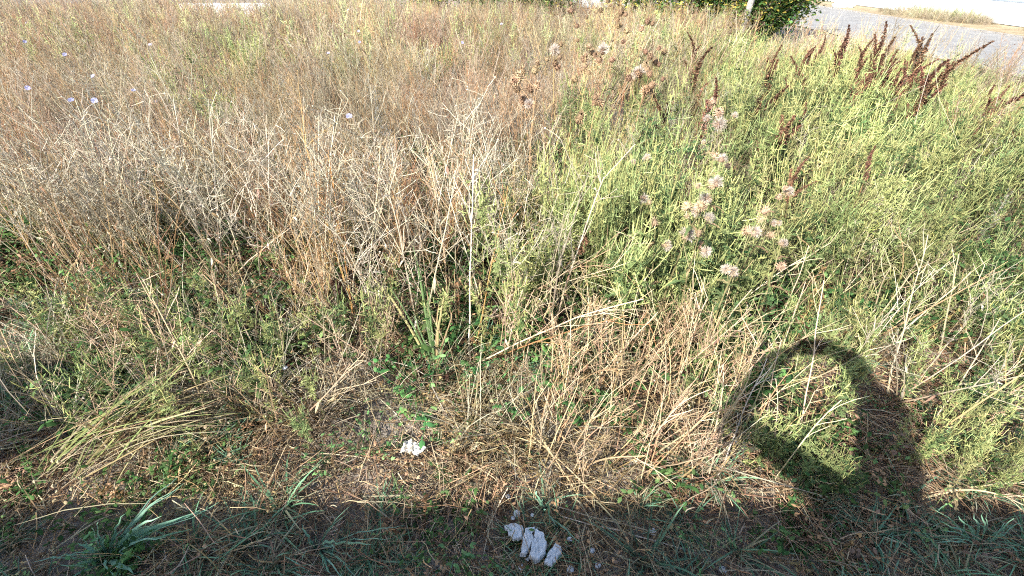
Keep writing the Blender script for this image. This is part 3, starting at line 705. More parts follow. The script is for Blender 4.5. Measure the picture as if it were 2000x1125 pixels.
dock_ms = [dock_spike(g_(950 + i), [.42, .36, .3, .24][i]).mesh("seed_spike", SEED) for i in range(4)] + [dock_spike(g_(960 + i), [.40, .34, .28, .22][i]).mesh("seed_spike", SEED) for i in range(4)]
def dock(loc, h, label, r, n=5, droop=.0, az=0.0, top=.45):
    root = link("curly_dock", None, loc=loc); tag(root, label, "dock", "curly docks with dark seed spikes")
    M = MB(); d0 = np.array((math.cos(az), math.sin(az), 0)) * (.05 + droop * .22)
    P = curve((0, 0, 0), (d0[0], d0[1], 1), h - (.36 if h > .8 else .22), 9, (d0[0] * 2 * droop, d0[1] * 2 * droop, -droop), .025, r)
    M.tube(P, np.linspace(.0055, .0022, 9), (.24, .12, .06), 5); link("stem", M.mesh("stem", SEED), root)
    for k in range(n):
        m = 8 if k == 0 else int(r.integers(int(8 * top), 8)); d = nrm(P[m] - P[m - 1]); q = d + (0 if k == 0 else 1) * sph(r.uniform(0, 6.28), .3) * .26 + d0 * droop * .8 + np.array((0, 0, .5 if k else .2))
        o = link("seed_spike", dock_ms[int(r.integers(0, 2)) * 4 if k == 0 and h > .7 else int(r.integers(0, 8))], root); o.location = P[m]
        o.rotation_euler = Vector(q).to_track_quat('Z', 'Y').to_euler(); sc = r.uniform(.65, 1.05) * (1 if h > .8 else .55); o.scale = (sc * 1.1, sc * 1.1, sc)
    return root
docks = [ # tip pixel, height, spikes, droop, label
 (1368, 45, 1.0, 2, 0, "slim dark dock standing left of the shrubs, the leftmost tall one"),
 (1378, 95, .95, 3, 0, "dark dock just below the slim leftmost dock"),
 (1325, 150, .85, 4, .2, "short dense dark dock left of the twin stems"),
 (1392, 145, .85, 3, .3, "small dark dock bent right beside the twin stems"),
 (1505, 165, .9, 6, .6, "drooping dark dock in front of the wooden post"),
 (1525, 75, 1.05, 5, .1, "dark dock rising in front of the dark green shrub"),
 (1562, 35, 1.1, 4, .5, "dark dock with its tip bent right against the road"),
 (1605, 105, .9, 3, 0, "slim dark dock standing alone below the road"),
 (1655, 50, 1.05, 6, .1, "bushy dark dock, leftmost of the big group before the road"),
 (1690, 80, 1.0, 6, .6, "dark dock arching right in the big group before the road"),
 (1722, 55, 1.05, 7, .1, "thick dark dock in the middle of the big group before the road"),
 (1737, 42, 1.05, 3, 0, "slender dark dock behind the thick one before the road"),
 (1752, 75, 1.0, 5, .1, "dark dock right of the thick one before the road"),
 (1768, 90, .95, 5, .2, "broad dark dock in the lower middle of the big group"),
 (1793, 95, .95, 4, 0, "narrow dark dock between the two halves of the big group"),
 (1818, 55, 1.05, 5, 0, "tall dark dock left of the tallest one"),
 (1838, 32, 1.15, 5, .1, "tallest dark dock, its tip on the far side of the road"),
 (1828, 115, .9, 3, 0, "short upright dock below the tallest one"),
 (1846, 110, .9, 3, 0, "slim upright dock right below the tallest one"),
 (1885, 70, 1.0, 3, 0, "single slim dock right of the big group"),
 (1915, 105, .95, 5, .9, "dock with a curled hooked top near the right edge"),
 (1950, 140, .85, 2, .3, "small dock stub at the far right below the road"),
 (1992, 205, .75, 3, .3, "dark dock cut by the right edge"),
 (1730, 288, .72, 2, .2, "single dark dock spike slanting in the light green weeds"),
 (1590, 285, .75, 4, .1, "reddish dock with a crooked spike right of the fluffy thistles"),
 (1240, 400, .6, 2, .2, "small dark dock in the green weeds left of the fluffy thistles"),
]
r = np.random.default_rng(77)
for px, py, h, n, dr, lab in docks:
    p = at(px, py, h); dock((p[0], p[1], 0), h, lab, r, n + 3, dr, r.uniform(-.7, .7) if dr > .25 else r.uniform(2, 4.3))
dk = stalk((985, 660), (1168, 455), .5, "dead dark brown dock fallen right over the green gap", BR, .0045, .02, 0, 90, name="fallen_dock", cat="dock")
o = link("seed_spike", dock_ms[3], dk); q = at(1130, 495, .45) - at(985, 660); o.location = q; o.rotation_euler = Vector(at(1168, 455, .52) - at(1130, 495, .45)).to_track_quat('Z', 'Y').to_euler(); o.scale = (.8, .8, .6)

# ---- thistles
def head_mesh(r, col=(.47, .33, .205)):
    M = MB(); n = 46
    c = np.array(col)
    rings = [(.0, .004), (.006, .011), (.014, .0125), (.021, .009), (.026, .0055)]
    sides = 8; V = [(math.cos(a) * rr, math.sin(a) * rr, z) for z, rr in rings for a in np.arange(sides) * 2 * math.pi / sides]
    M.add(V, [(i * sides + j, i * sides + (j + 1) % sides, (i + 1) * sides + (j + 1) % sides, (i + 1) * sides + j) for i in range(4) for j in range(sides)], c * .7)
    for k in range(n):
        az = k * 2.4; t = k / n; z = .004 + .02 * t; rr = .011 * (1 - .3 * t); el = -.3 + 1.3 * t
        b = np.array((math.cos(az) * rr, math.sin(az) * rr, z)); d = sph(az, el); L = r.uniform(.010, .017)
        M.ribbon([b, b + d * L * .5, b + d * L], [.0022, .0016, .0002], (-math.sin(az), math.cos(az), 0), c * r.uniform(.7, 1.5))
    return M
def fluff_mesh(r, rad=.024):
    M = MB()
    for k in range(300):
        d = sph(r.uniform(0, 6.28), r.uniform(-.25, 1.5)); o = np.array((0, 0, .018)); L = rad * r.uniform(.6, 1.15)
        X = curve(o + d * .006, d, L, 3, (0, 0, -.3), .12, r)
        M.ribbon(X, [.0003, .0005, .0006], r.normal(0, 1, 3), np.array((.78, .67, .56)) * r.uniform(.8, 1.15))
    return M
heads = [head_mesh(g_(970 + i)).mesh("flower_head", SEED) for i in range(3)]
brown_heads = [head_mesh(g_(980 + i), [(.38, .25, .14), (.42, .29, .17), (.30, .19, .11)][i]).mesh("flower_head", SEED) for i in range(3)]
fluffs = [fluff_mesh(g_(975 + i), .019 + .004 * i).mesh("seed_fluff", FLUFF) for i in range(3)]
def spiny_leaf(M, p, az, L, r, col):
    P = curve(p, sph(az, .5), L, 7, (0, 0, -1.3), .06, r); s = np.array((-math.sin(az), math.cos(az), 0))
    M.ribbon(P, np.array([.03, .09, .05, .10, .05, .06, .005]) * L * 1.3, s, col, 0, .3)
    for m in (1, 3, 5):
        for k in (-1, 1):
            d = nrm(s * k + sph(az, .2) * .6); M.ribbon([P[m], P[m] + d * L * .2], [L * .05, .0005], sph(az, .3), col * 1.1)
def thistle(loc, h, label, group, r, fluffy, nh, spread=.16, green=False, hs_=1.0):
    root = link("thistle", None, loc=loc); tag(root, label, "thistle", group)
    sc = np.array((.40, .27, .13)) if not green else np.array((.22, .20, .09)); M, Lf = MB(), MB()
    P = curve((0, 0, 0), (r.normal(0, .06), r.normal(0, .06), 1), h, 10, (0, 0, 0), .03, r)
    M.tube(P, np.linspace(.006, .002, 10), sc, 5); ends = [(P[-1], P[-1] - P[-2])]
    for k in range(nh - 1):
        m = r.integers(7, 10); B = curve(P[m], sph(r.uniform(0, 6.28), r.uniform(.3, 1.1)), spread * r.uniform(.5, 1.3), 5, (0, 0, .6), .08, r)
        M.tube(B, np.linspace(.0022, .0014, 5), sc * 1.1, 4); ends.append((B[-1], B[-1] - B[-2]))
    for k in range(14):
        Lf = MB(); m = r.integers(1, 9); spiny_leaf(Lf, P[m], r.uniform(0, 6.28), r.uniform(.06, .14) * (1.1 - m * .06), r, (np.array((.34, .24, .13)) if not green or r.random() < .4 else np.array((.13, .17, .07))) * r.uniform(.7, 1.3)); link("leaf", Lf.mesh("leaf", LEAF), root)
    link("stem", M.mesh("stem", STRAW), root)
    for q, d in ends:
        o = link("flower_head", (heads if green else brown_heads)[r.integers(3)], root, q); o.rotation_euler = Vector(d + r.normal(0, .02, 3)).to_track_quat('Z', 'Y').to_euler()
        s = r.uniform(.6, 1.3) * hs_; o.scale = (s, s, s)
        if r.random() < fluffy: link("seed_fluff", fluffs[r.integers(3)], o)
r = np.random.default_rng(78)
for px, py, h, n, sp, lab in [
 (1195, 10, 1.2, 12, .2, "tallest brown dead thistle reaching the top of the picture"),
 (1180, 45, 1.1, 7, .14, "brown dead thistle close below the tallest one"),
 (1130, 55, 1.05, 5, .14, "dead thistle left of the tallest one"),
 (1100, 98, 1.0, 8, .12, "brown dead thistle with a tight cluster of heads, leftmost of the upper thistles"),
 (1145, 130, .95, 7, .12, "brown dead thistle right below the leftmost upper one"),
 (1250, 62, 1.05, 5, .12, "dead thistle with a hooked row of heads right of the tallest one"),
 (1185, 110, 1.0, 6, .12, "brown dead thistle in the middle of the upper thistles"),
 (1280, 130, .95, 8, .14, "dark brown dead thistle at the right end of the upper thistles"),
 (1235, 145, .92, 8, .14, "brown dead thistle left beside the dark one"),
 (1030, 180, .9, 6, .12, "dead thistle at the edge of the dry thicket, upper middle"),
 (1060, 205, .88, 6, .12, "low tan dead thistle beside the thicket edge"),
 (1148, 205, .85, 5, .1, "small tan dead thistle below the upper thistles")]:
    p = at(px, py, h); thistle((p[0], p[1], 0), h, lab, "brown dead thistles", r, .06, n, sp * 1.4, False, 1.7)
for px, py, h, n, sp, lab in [
 (1432, 232, .95, 9, .14, "thistle with a big white fluffy cluster, the highest fluffy one"),
 (1405, 312, .85, 6, .12, "thistle with tan and white heads below the highest fluffy one"),
 (1278, 325, .85, 6, .1, "thistle with small white heads, leftmost of the fluffy ones"),
 (1325, 402, .8, 10, .1, "thistle with a dense white crest of fluff left of the rest"),
 (1395, 358, .82, 8, .14, "thistle with orange and white heads in the middle of the fluffy ones"),
 (1480, 372, .82, 9, .12, "thistle with peach coloured fluff, rightmost of the upper fluffy ones"),
 (1310, 450, .7, 6, .1, "thistle shedding grey fluff below the white crest"),
 (1370, 470, .68, 7, .14, "half green thistle with a few tan heads in the lower fluffy group"),
 (1425, 515, .6, 6, .12, "low thistle with a round white puff"),
 (1530, 490, .62, 7, .12, "low thistle with a white patch right of the round puff"),
 (1450, 455, .68, 6, .14, "half green thistle between the round puff and the peach one")]:
    p = at(px, py, h); thistle((p[0], p[1], 0), h, lab, "fluffy thistles among the green weeds", r, .6, max(3, int(n * .65)), sp * .8, True, r.uniform(.75, 1.15))

# ---- chicory with lilac flowers, grey horseweed plumes
def flower_mesh(r):
    M = MB()
    for k in range(14):
        az = k * 6.283 / 14; d = sph(az, r.uniform(.1, .5)); M.ribbon([d * .002, d * .012, d * .019], [.001, .0034, .0028], (-math.sin(az), math.cos(az), 0), np.array((.42, .40, .56)) * r.uniform(.85, 1.2))
    return M
flw = flower_mesh(g_(5)).mesh("flower", LEAF)
def chicory(loc, h, label, r, n=2):
    root = link("chicory", None, loc=loc); tag(root, label, "chicory", "chicory plants with lilac flowers")
    M = MB(); P = curve((0, 0, 0), (r.normal(0, .1), r.normal(0, .1), 1), h, 8, (0, 0, 0), .06, r); M.tube(P, np.linspace(.003, .0013, 8), (.3, .27, .14), 4)
    E = [P[-1]]
    for k in range(5):
        B = curve(P[r.integers(3, 7)], sph(r.uniform(0, 6.28), .7), r.uniform(.1, .25), 4, (0, 0, .2), .1, r); M.tube(B, .0011, (.34, .3, .16), 3); E.append(B[-1])
    link("stem", M.mesh("stem", STRAW), root)
    for k in range(n):
        o = link("flower", flw, root, E[k]); o.rotation_euler = (r.uniform(.5, 1.1), 0, r.normal(0, .5)); s = r.uniform(.7, 1.05); o.scale = (s, s, s)
for px, py, n, lab in [(196, 197, 2, "chicory with a violet flower beside a small orange leaf, upper left"), (217, 146, 1, "chicory with one pale blue flower just above the violet one"),
 (250, 88, 2, "chicory with a pale lilac flower near the grey plumes at upper left"), (373, 116, 1, "chicory with a single small flower right of the grey plumes"),
 (95, 35, 1, "chicory flower near the top left corner"), (115, 66, 1, "chicory flower below the one nearest the top left corner"), (135, 100, 1, "faint chicory flower, lowest of three in the top left corner"),
 (8, 178, 1, "pale chicory flower at the left edge"), (705, 60, 2, "chicory with two pale flowers upper middle"), (680, 97, 1, "chicory flower just below the two pale ones"),
 (910, 85, 1, "single chicory flower right of the upper middle"), (670, 10, 1, "chicory flower touching the top edge"), (765, 180, 1, "low chicory flower in the dry thicket, upper middle"), (1010, 40, 1, "chicory flower left of the tallest thistle")]:
    p = at(px, py, 1.0); chicory((p[0], p[1], 0), 1.0, lab, r, n)
plume_b = [gen_plume(g_(990 + i)) for i in range(3)]
plume_p = [plant("horseweed", "horseweed", [("stem", a, STRAW), ("fluff", b, FLUFF)]) for a, b in plume_b]
for i, (px, py, s, lab) in enumerate([(245, 15, 1.1, "grey fluffy horseweed plume, tallest at upper left"), (320, 25, 1.05, "grey horseweed plume right of the tallest one"), (195, 142, .95, "grey horseweed plume beside the violet chicory"),
 (575, 140, .95, "grey horseweed plume left of the middle of the thicket"), (718, 165, .95, "wide grey horseweed plume in the middle of the thicket"), (745, 255, .85, "low grey horseweed plume in the middle of the thicket"),
 (805, 190, .9, "grey horseweed plume right of the wide one"), (300, 330, .75, "small grey horseweed tuft in the left thicket"), (982, 285, .75, "small grey horseweed tuft at the green edge"), (1290, 195, .8, "grey horseweed plume below the brown thistles"),
 (1960, 385, .65, "grey-green horseweed plume near the right edge")]):
    h = .9 * s; p = at(px, py, h); plume_p[i % 3].put((p[0], p[1], 0), i * 1.3, (0, 0), s, lab, "grey horseweed plumes")

# ---- broad grass clumps
def grass_clump(loc, blades, label, name="grass_clump"):
    root = link(name, None, loc=loc); tag(root, label, "grass clump"); r = np.random.default_rng(int(abs(loc[0] * 1000)))
    for (tx, ty, h, w, col) in blades:
        h += .07 if col in (B1, B2) else 0
        t = at(tx, ty, h) - np.array(loc); u = np.linspace(0, 1, 9)[:, None]; P = t * u + np.array((0, 0, 1)) * np.sin(u * math.pi) * .12 * np.linalg.norm(t) + r.normal(0, .004, (9, 3)) * u
        s = np.cross(t, np.array((0, 0, H)) - np.array(loc)); c = np.array(col)
        for k in range(3 if col in (B1, B2) else 1):
          M = MB(); jit = r.normal(0, .035, 3) * (1, 1, .6) if k else np.zeros(3)
          if k: w = w * .7
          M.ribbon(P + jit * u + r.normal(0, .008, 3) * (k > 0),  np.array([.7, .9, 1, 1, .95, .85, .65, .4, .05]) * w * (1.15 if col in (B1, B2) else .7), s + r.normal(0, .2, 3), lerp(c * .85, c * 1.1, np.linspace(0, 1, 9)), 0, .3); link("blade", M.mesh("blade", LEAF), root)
B1, B2 = (.20, .36, .24), (.27, .44, .30)
G1, G2, YL, TN = (.22, .30, .12), (.16, .24, .10), (.5, .44, .2), (.5, .38, .2)
b = at(852, 735)
grass_clump(tuple(b), [(718, 530, .45, .007, YL), (760, 560, .4, .006, G1), (805, 470, .55, .007, G1), (820, 520, .45, .005, G2), (868, 568, .4, .008, YL), (890, 600, .35, .006, TN), (858, 590, .4, .005, TN), (835, 560, .4, .006, G1), (800, 600, .3, .005, G2), (880, 680, .2, .006, G2)],
            "upright green and yellow grass clump in front of the thicket, middle")
b = at(212, 1095)
B1, B2 = (.20, .36, .24), (.27, .44, .30)
grass_clump(tuple(b), [(345, 958, .12, .006, B2), (360, 1010, .10, .008, B1), (310, 1020, .12, .007, B2), (205, 1045, .12, .007, B1), (155, 1060, .10, .006, B1), (130, 1110, .08, .006, B1), (260, 1120, .05, .008, B2), (100, 1090, .08, .005, B2), (240, 1040, .1, .006, B1), (395, 1000, .08, .005, B1), (180, 1030, .14, .005, B2)],
            "blue-green broad grass clump in the shade at lower left")
b = at(1905, 1075)
grass_clump(tuple(b), [(1985, 1020, .1, .004, B1), (1840, 1025, .12, .004, B1), (1900, 1005, .12, .004, B2), (1870, 1010, .12, .004, B1), (1960, 1045, .08, .004, B2), (1998, 1075, .08, .004, B1), (1830, 1060, .08, .004, B2)], "thin green grass clump in the shade at lower right")
b = at(778, 985)
grass_clump(tuple(b), [(765, 915, .1, .004, G1), (772, 930, .1, .004, G2), (795, 965, .06, .004, G1), (760, 960, .07, .004, G1), (790, 940, .08, .003, G2)], "small bright green grass clump on the shadow edge below the paper")
b = at(620, 1075)
grass_clump(tuple(b), [(600, 1060, .05, .005, B1), (660, 1068, .05, .006, B2), (680, 1000, .12, .004, B1), (590, 1030, .08, .004, B1), (690, 1110, .04, .005, B2), (640, 1110, .04, .005, B1), (730, 1065, .06, .004, B2)], "flat blue-green grass clump in the shade left of the rubble")
b = at(1060, 1000)
grass_clump(tuple(b), [(1045, 960, .08, .005, B1), (1075, 975, .06, .005, B1), (1090, 1030, .03, .005, B2), (1050, 975, .08, .004, B2)], "small dark green grass clump just above the rubble")

# straw sheaf fallen to the right at lower left
b = at(165, 900, .05); root = link("straw_sheaf", None, loc=tuple(b)); tag(root, "yellow-green sheaf of long grass fallen right at lower left", "grass sheaf"); r = np.random.default_rng(61)
for k in range(70):
    tx, ty, h = r.uniform(230, 480), r.uniform(630, 850), r.uniform(.2, .42); st = np.array((r.normal(.03, .13), r.normal(.02, .11), r.uniform(0, .08)))
    t = at(tx, ty, h) - b; u = np.linspace(0, 1, 8)[:, None]; P = st + (t - st) * u + np.array((0, 0, 1)) * np.sin(u * math.pi) * r.uniform(.0, .09) * np.linalg.norm(t)
    c = np.array([(.46, .42, .22), (.30, .34, .13), (.5, .41, .26), (.42, .30, .16)][r.integers(4)]); M = MB()
    M.ribbon(P, np.array([.8, 1, 1, 1, .9, .7, .45, .08]) * r.uniform(.0018, .0042), r.normal(0, 1, 3), lerp(c * .85, c, np.linspace(0, 1, 8)), 0, .25); link("blade", M.mesh("blade", LEAF), root)
# nodding bud stalks
for i, (bx, by, tx, ty, h, lab) in enumerate([(230, 800, 55, 748, .18, "nodding bud stalk reaching furthest up left"), (240, 830, 52, 828, .16, "nodding bud stalk pointing straight left"), (220, 860, 68, 940, .10, "nodding bud stalk pointing furthest down left"),
 (225, 870, 103, 900, .12, "nodding bud stalk, upper of the close pair at lower left"), (230, 875, 114, 902, .12, "nodding bud stalk, lower of the close pair at lower left"), (240, 880, 104, 949, .10, "nodding bud stalk left of the lowest one"), (250, 885, 112, 961, .08, "lowest nodding bud stalk at lower left"), (260, 890, 140, 955, .1, "nodding bud stalk with two heads at lower left")]):
    o = stalk((bx, by), (tx, ty), h, lab, (.55, .45, .26), .0018, .12, 0, 200 + i, .08, "bud_stalk", "bud stalk")
    tip = at(tx, ty, h) - at(bx, by, .08); M = MB(); M.octa(tip, .007, (.42, .34, .2), 0, (0.3, -.5, -.4), 1.3); link("bud", M.mesh("bud", SEED), o)

# ================================================================== rubble, paper
def slab(name, pix, z, th, label, cat, mat, seed, rough=.002):
    r = np.random.default_rng(seed); pts = []
    for i in range(len(pix)):
        a, b2 = np.array(pix[i], float), np.array(pix[(i + 1) % len(pix)], float)
        for t in (0, .25, .5, .75): pts.append(at(*(a + (b2 - a) * t + r.normal(0, 1.2, 2)), z + th)[:2])
    pts = np.array(pts); c = pts.mean(0); n = len(pts); V = []
    for k, (zz, s) in enumerate([(0, .97), (th * .25, 1.03), (th * .8, 1.01), (th, .93)]):
        for p in pts: q = c + (p - c) * s + r.normal(0, rough * .5, 2); V.append((q[0] - c[0], q[1] - c[1], zz + r.normal(0, rough * .5)))
    o0 = len(V)
    for s in (.72, .42):
        for p in pts: q = c + (p - c) * s; V.append((q[0] - c[0], q[1] - c[1], th + r.normal(0, rough * .7)))
    V.append((0, 0, th)); F_ = [(k * n + i, k * n + (i + 1) % n, (k + 1) * n + (i + 1) % n, (k + 1) * n + i) for k in range(5) for i in range(n)] + [(5 * n + i, 5 * n + (i + 1) % n, 6 * n) for i in range(n)] + [tuple(range(n - 1, -1, -1))]
    M = MB(); M.add(V, F_, (1, 1, 1)); o = link(name, M.mesh(name, mat), loc=(c[0], c[1], z)); return tag(o, label, cat)
GR = "pale rubble in the shade at the bottom"
for i, (pix, z, th, lab) in enumerate([
 ([(985, 1026), (1003, 1021), (1023, 1026), (1020, 1047), (1003, 1052), (992, 1040)], .03, .035, "pale rubble slab, leftmost of the four big ones"),
 ([(1027, 1031), (1045, 1028), (1040, 1052), (1030, 1080), (1019, 1081), (1021, 1055)], .035, .04, "narrow pale rubble slab between the leftmost and the largest"),
 ([(1049, 1030), (1060, 1038), (1069, 1058), (1062, 1082), (1051, 1093), (1033, 1083), (1041, 1055)], .035, .045, "largest pale rubble slab"),
 ([(1087, 1058), (1099, 1068), (1094, 1084), (1075, 1104), (1062, 1096), (1073, 1078)], .03, .035, "pale rubble slab lying apart to the right of the largest")]):
    o = slab("rubble_slab", pix, z + .018, th * .62, lab, "rubble", PLASTER, 300 + i); o["group"] = GR
def pebble(px, py, rad, lab, i, z=.03):
    r = np.random.default_rng(400 + i); import bmesh
    bm = bmesh.new(); bmesh.ops.create_icosphere(bm, subdivisions=2, radius=rad)
    for v in bm.verts: v.co = v.co * float(r.uniform(.75, 1.15)); v.co.z *= .75
    me = bpy.data.meshes.new("rubble_crumb"); bm.to_mesh(me); bm.free(); me.materials.append(PLASTER)
    o = link("rubble_crumb", me, loc=tuple(at(px, py, z))); tag(o, lab, "rubble", "pale rubble crumbs in the shade")
for i, (px, py, rad, lab) in enumerate([(1010, 1003, .013, "pale rubble crumb above the leftmost slab"), (1040, 1006, .007, "tiny rubble crumb above the largest slab"), (992, 970, .009, "rubble crumb on the shadow edge above the slabs"), (1113, 1053, .009, "rubble crumb right of the slab that lies apart"),
 (1275, 1038, .015, "single round pale rubble lump far right of the slabs"), (1157, 1075, .009, "twin rubble crumb right of the slabs"), (1168, 1104, .010, "rubble crumb below the twin crumb"), (1114, 1112, .012, "rubble crumb near the bottom edge right of the slabs"),
 (1031, 1092, .007, "tiny rubble crumb under the narrow slab"), (1018, 1108, .010, "rubble crumb below the slabs at the bottom edge"), (1046, 1098, .006, "tiny rubble crumb under the largest slab"), (1412, 1113, .012, "pale lump near the bottom edge, rightmost of the rubble"), (1002, 1012, .008, "small rubble crumb touching the leftmost slab"), (557, 718, .012, "small white pebble among green leaves left of the middle")]):
    pebble(px, py, rad, lab, i, .035 if i < 13 else .15)
r = np.random.default_rng(8); c = at(808, 878, .06); X, Y = np.meshgrid(np.linspace(-.5, .5, 14), np.linspace(-.5, .5, 11)); V = []
outl = lambda a: 1 + .25 * math.sin(2 * a + .6) + .12 * math.sin(5 * a)
for xx, yy in zip(X.ravel(), Y.ravel()):
    a = math.atan2(yy, xx); k = outl(a); V.append((xx * .07 * k + yy * .012, yy * .052 * k - xx * .04, abs(math.sin(xx * 9 + yy * 4)) * .012 + abs(math.sin(yy * 11 - xx * 5)) * .010 + r.normal(0, .0025)))
M = MB(); M.add(V, [(j * 14 + i, j * 14 + i + 1, j * 14 + i + 15, j * 14 + i + 14) for j in range(10) for i in range(13)], (1, 1, 1))
o = link("crumpled_paper", M.mesh("crumpled_paper", PAPER), loc=tuple(c)); sm = o.modifiers.new("thickness", 'SOLIDIFY'); sm.thickness = .0012
tag(o, "crumpled white paper scrap on the brown litter", "paper scrap")

# ================================================================== shrubs, posts, stones beyond the plot
def shrub(loc, rad, hgt, label, seed, yellow=.25, n=3300):
    r = np.random.default_rng(seed); root = link("shrub", None, loc=loc); tag(root, label, "shrub", "shrubs at the edge of the road")
    T, Lf = MB(), MB(); ends = []
    for k in range(9):
        P = curve((r.normal(0, .08), r.normal(0, .08), 0), sph(r.uniform(0, 6.28), r.uniform(.7, 1.4)), hgt * r.uniform(.6, .95), 8, (0, 0, .1), .12, r); T.tube(P, np.linspace(.03, .006, 8), (1, 1, 1), 5)
        for q in range(5):
            B = curve(P[r.integers(2, 8)], sph(r.uniform(0, 6.28), r.uniform(-.5, .9)), rad * r.uniform(.3, .8), 5, (0, 0, -.2), .12, r); T.tube(B, np.linspace(.008, .003, 5), (1, 1, 1), 4); ends += list(B[1:])
    ends = np.array(ends)
    for k in range(n):
        p = ends[r.integers(len(ends))] + r.normal(0, .17, 3) * (1, 1, .9); p[2] = max(p[2], .08)
        d = sph(r.uniform(0, 6.28), r.uniform(-.7, .5)); L = r.uniform(.05, .11)
        c = np.array((.42, .34, .07)) if r.random() < yellow else pick([(.07, .13, .035), (.10, .17, .045), (.05, .10, .03), (.14, .2, .06)], r)
        Lf.ribbon([p, p + d * L * .5 + (0, 0, .006), p + d * L], [L * .12, L * .34, L * .04], nrm(np.cross(d, (0, 0, 1)) + r.normal(0, .4, 3)), c * r.uniform(.75, 1.25))
    link("branches", T.mesh("branches", BARK), root); link("leaves", Lf.mesh("leaves", LEAF), root)["kind"] = "stuff"
shrub((4.3, 13.6, 0), .9, 2.1, "green and yellow shrub left of the leaning wooden post", 71, .35)
shrub((5.2, 14.2, 0), .9, 2.2, "green shrub with yellowing leaves close behind the wooden post", 72, .3)
shrub((6.7, 13.9, 0), .6, 1.9, "dark green shrub beside the road, rightmost", 73, .06)
shrub((5.9, 15.2, 0), .7, 2.0, "pale shrub between the post and the dark green shrub", 74, .2)
shrub((5.9, 13.1, 0), .8, 1.7, "low green shrub right beside the leaning post", 78, .25)
shrub((6.1, 13.6, 0), .6, 1.5, "dark low shrub left of the rightmost one", 79, .05)
shrub((3.4, 14.6, 0), .8, 1.9, "green shrub with yellow leaves, leftmost of the mass by the post", 80, .3)
shrub((.9, 15.5, 0), .8, 2.0, "green shrub behind the dead weeds, top middle", 75, .12)
shrub((-.7, 16.5, 0), .8, 1.8, "green shrub at the top edge, leftmost of the shrubs", 76, .1)
shrub((-2.6, 17.5, 0), .8, 1.8, "low green shrub just showing at the top edge left of middle", 77, .1)
def post(loc, h, tilt, label):
    M = MB(); P = np.array([(0, 0, -.1), (.01, 0, h * .35), (-.005, .01, h * .7), (0, 0, h)]); M.tube(P, [.075, .07, .068, .06], (1, 1, 1), 9)
    o = link("wooden_post", M.mesh("wooden_post", WOOD), loc=loc); o.rotation_euler = (0, tilt, 0); tag(o, label, "post")
p = at(1440, 84); post((p[0], p[1], 0), 1.5, .1, "weathered leaning wooden post in front of the shrubs")
p = at(1362, 62); post((p[0], p[1], 0), 1.6, .05, "pale wooden post left of the leaning one")
p = at(1248, 40); post((p[0], p[1], 0), 1.5, .02, "grey wooden post beside the dark door")
import bmesh
bm = bmesh.new(); bmesh.ops.create_icosphere(bm, subdivisions=3, radius=.3); r = np.random.default_rng(3)
for v in bm.verts: v.co.x *= 1.5; v.co.z *= .6; v.co *= float(r.uniform(.93, 1.05))
me = bpy.data.meshes.new("white_stone"); bm.to_mesh(me); bm.free(); me.materials.append(WHITE)
o = link("white_stone", me, loc=(13.6, 22.4, .12)); tag(o, "white stone lying on the far edge of the road", "stone")

# weeds on the far verge
ms = [patch("verge_weeds", [(A_hay, 60, (.35, .9), .25, .3), (A_rag, 5, (.5, .8), .1, .2)], 1.3, 760 + i, STRAW) for i in range(3)]
r = np.random.default_rng(9); n = 46; vx = np.concatenate([r.uniform(14.0, 14.6, 26), r.uniform(13.4, 16, 20)]); vy = np.concatenate([r.uniform(10, 22, 26), r.uniform(21.5, 40, 20)])
scatter("verge_weeds", ms, np.stack([vx, vy, vx * 0 + .03], 1), eul(r, n, .03), np.where(vy > 21.5, .4, r.uniform(.6, .95, n)), r.integers(0, 3, n), "dry grass and weeds along the foot of the white fence", "verge weeds")

# ================================================================== the photographer, whose shadow falls into the picture
J = {"pelvis": (.10, -.46, .90, .13, .11), "waist": (.10, -.45, 1.02, .13, .10), "chest": (.10, -.42, 1.22, .15, .11), "neck": (.10, -.40, 1.39, .055, .055), "jaw": (.105, -.37, 1.47, .062, .07), "head": (.11, -.36, 1.55, .085, .10), "crown": (.11, -.37, 1.63, .06, .075),
     "shl": (-.07, -.41, 1.34, .075, .075), "ell": (-.35, -.22, 1.475, .062, .062), "wrl": (-.195, -.06, 1.61, .042, .042), "pal": (-.112, -.025, 1.635, .032, .018),
     "shr": (.27, -.41, 1.33, .08, .08), "elr": (.19, -.22, 1.52, .07, .07), "wrr": (.14, -.06, 1.625, .045, .045), "par": (.10, -.025, 1.635, .032, .018),
     "hil": (.01, -.46, .86, .10, .10), "knl": (-.01, -.45, .47, .065, .065), "anl": (-.01, -.47, .09, .042, .042), "tol": (-.03, -.33, .04, .04, .03),
     "hir": (.19, -.46, .86, .10, .10), "knr": (.21, -.45, .47, .065, .065), "anr": (.21, -.47, .09, .042, .042), "tor": (.23, -.33, .04, .04, .03)}
EDG = [("pelvis", "waist"), ("waist", "chest"), ("chest", "neck"), ("neck", "jaw"), ("jaw", "head"), ("head", "crown"), ("chest", "shl"), ("shl", "ell"), ("ell", "wrl"), ("wrl", "pal"), ("chest", "shr"), ("shr", "elr"), ("elr", "wrr"), ("wrr", "par"),
       ("pelvis", "hil"), ("hil", "knl"), ("knl", "anl"), ("anl", "tol"), ("pelvis", "hir"), ("hir", "knr"), ("knr", "anr"), ("anr", "tor")]
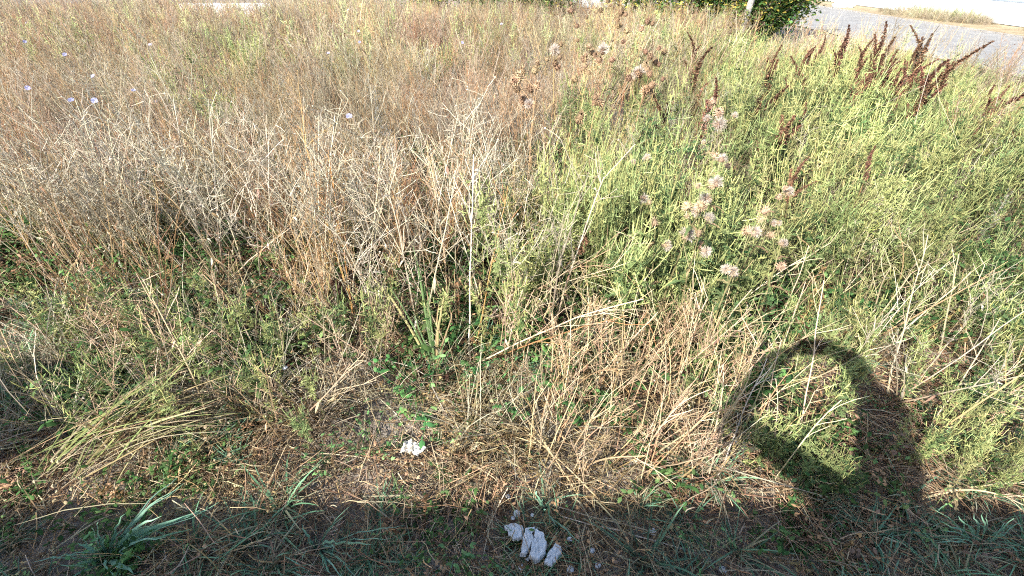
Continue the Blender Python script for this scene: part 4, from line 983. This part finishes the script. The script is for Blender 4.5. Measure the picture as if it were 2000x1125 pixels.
for s_, sg in (("l", -1), ("r", 1)):
    pb = np.array(J["pa" + s_][:3])
    for k in range(4):
        a = pb + (-sg * .012, .0, .022 - k * .018); b2 = a + (-sg * .022, .022, 0); c2 = b2 + (-sg * (.020 - .003 * abs(k - 1)), .004, 0)
        J["f%s%da" % (s_, k)] = (*a, .009, .009); J["f%s%db" % (s_, k)] = (*b2, .0085, .0085); J["f%s%dc" % (s_, k)] = (*c2, .007, .007)
        EDG += [("pa" + s_, "f%s%da" % (s_, k)), ("f%s%da" % (s_, k), "f%s%db" % (s_, k)), ("f%s%db" % (s_, k), "f%s%dc" % (s_, k))]
    a = np.array(J["wr" + s_][:3]) + (-sg * .02, -.005, .015); b2 = a + (-sg * .03, .0, .02); J["t%sa" % s_] = (*a, .011, .011); J["t%sb" % s_] = (*b2, .009, .009)
    EDG += [("pa" + s_, "t%sa" % s_), ("t%sa" % s_, "t%sb" % s_)]
names = list(J); me = bpy.data.meshes.new("person"); me.from_pydata([J[k][:3] for k in names], [(names.index(a), names.index(b)) for a, b in EDG], [])
tmp = link("person_skeleton", me); sk = tmp.modifiers.new("skin", 'SKIN'); sk.use_smooth_shade = True
for i, k in enumerate(names): me.skin_vertices[0].data[i].radius = J[k][3:5]
for i in range(len(names)): me.skin_vertices[0].data[i].use_root = (i == 0)
sb = tmp.modifiers.new("sub", 'SUBSURF'); sb.levels = sb.render_levels = 2
dg = bpy.context.evaluated_depsgraph_get(); me2 = bpy.data.meshes.new_from_object(tmp.evaluated_get(dg)); bpy.data.objects.remove(tmp)
me2.materials.clear()
for m in (SKIN, CLOTH, DENIM, DARK): me2.materials.append(m)
for p in me2.polygons:
    c = p.center
    p.material_index = 3 if c.z < .1 else 2 if c.z < .95 else 0 if (c.z > 1.40 and c.y < -.30 and abs(c.x - .1) < .12 and not (c.z < 1.42)) or c.y > -.075 else 1
me2.name = "person"; pers = link("person", me2); tag(pers, "person in dark clothes behind the camera holding up a phone with both hands", "person")
bm = bmesh.new(); bmesh.ops.create_uvsphere(bm, u_segments=20, v_segments=14, radius=.115)
bmesh.ops.delete(bm, geom=[v for v in bm.verts if v.co.z < -.02 and v.co.y > -.02 or v.co.z < -.08], context='VERTS')
me = bpy.data.meshes.new("hair"); bm.to_mesh(me); bm.free(); me.materials.append(HAIR); hr = link("hair", me, pers, (.11, -.385, 1.585)); hr.scale = (.88, 1.0, 1.0); so = hr.modifiers.new("t", 'SOLIDIFY'); so.thickness = .012
bm = bmesh.new(); bmesh.ops.create_cube(bm, size=1)
for v in bm.verts: v.co = Vector((v.co.x * .162, v.co.y * .009, v.co.z * .076))
bmesh.ops.bevel(bm, geom=bm.edges[:], offset=.003, segments=2, affect='EDGES')
me = bpy.data.meshes.new("phone"); bm.to_mesh(me); bm.free(); me.materials.append(PHONE)
o = link("phone", me, loc=(0, -.016, H - .004)); o.rotation_euler = (-PITCH, 0, 0); tag(o, "black phone held in both hands behind the camera's view", "phone")
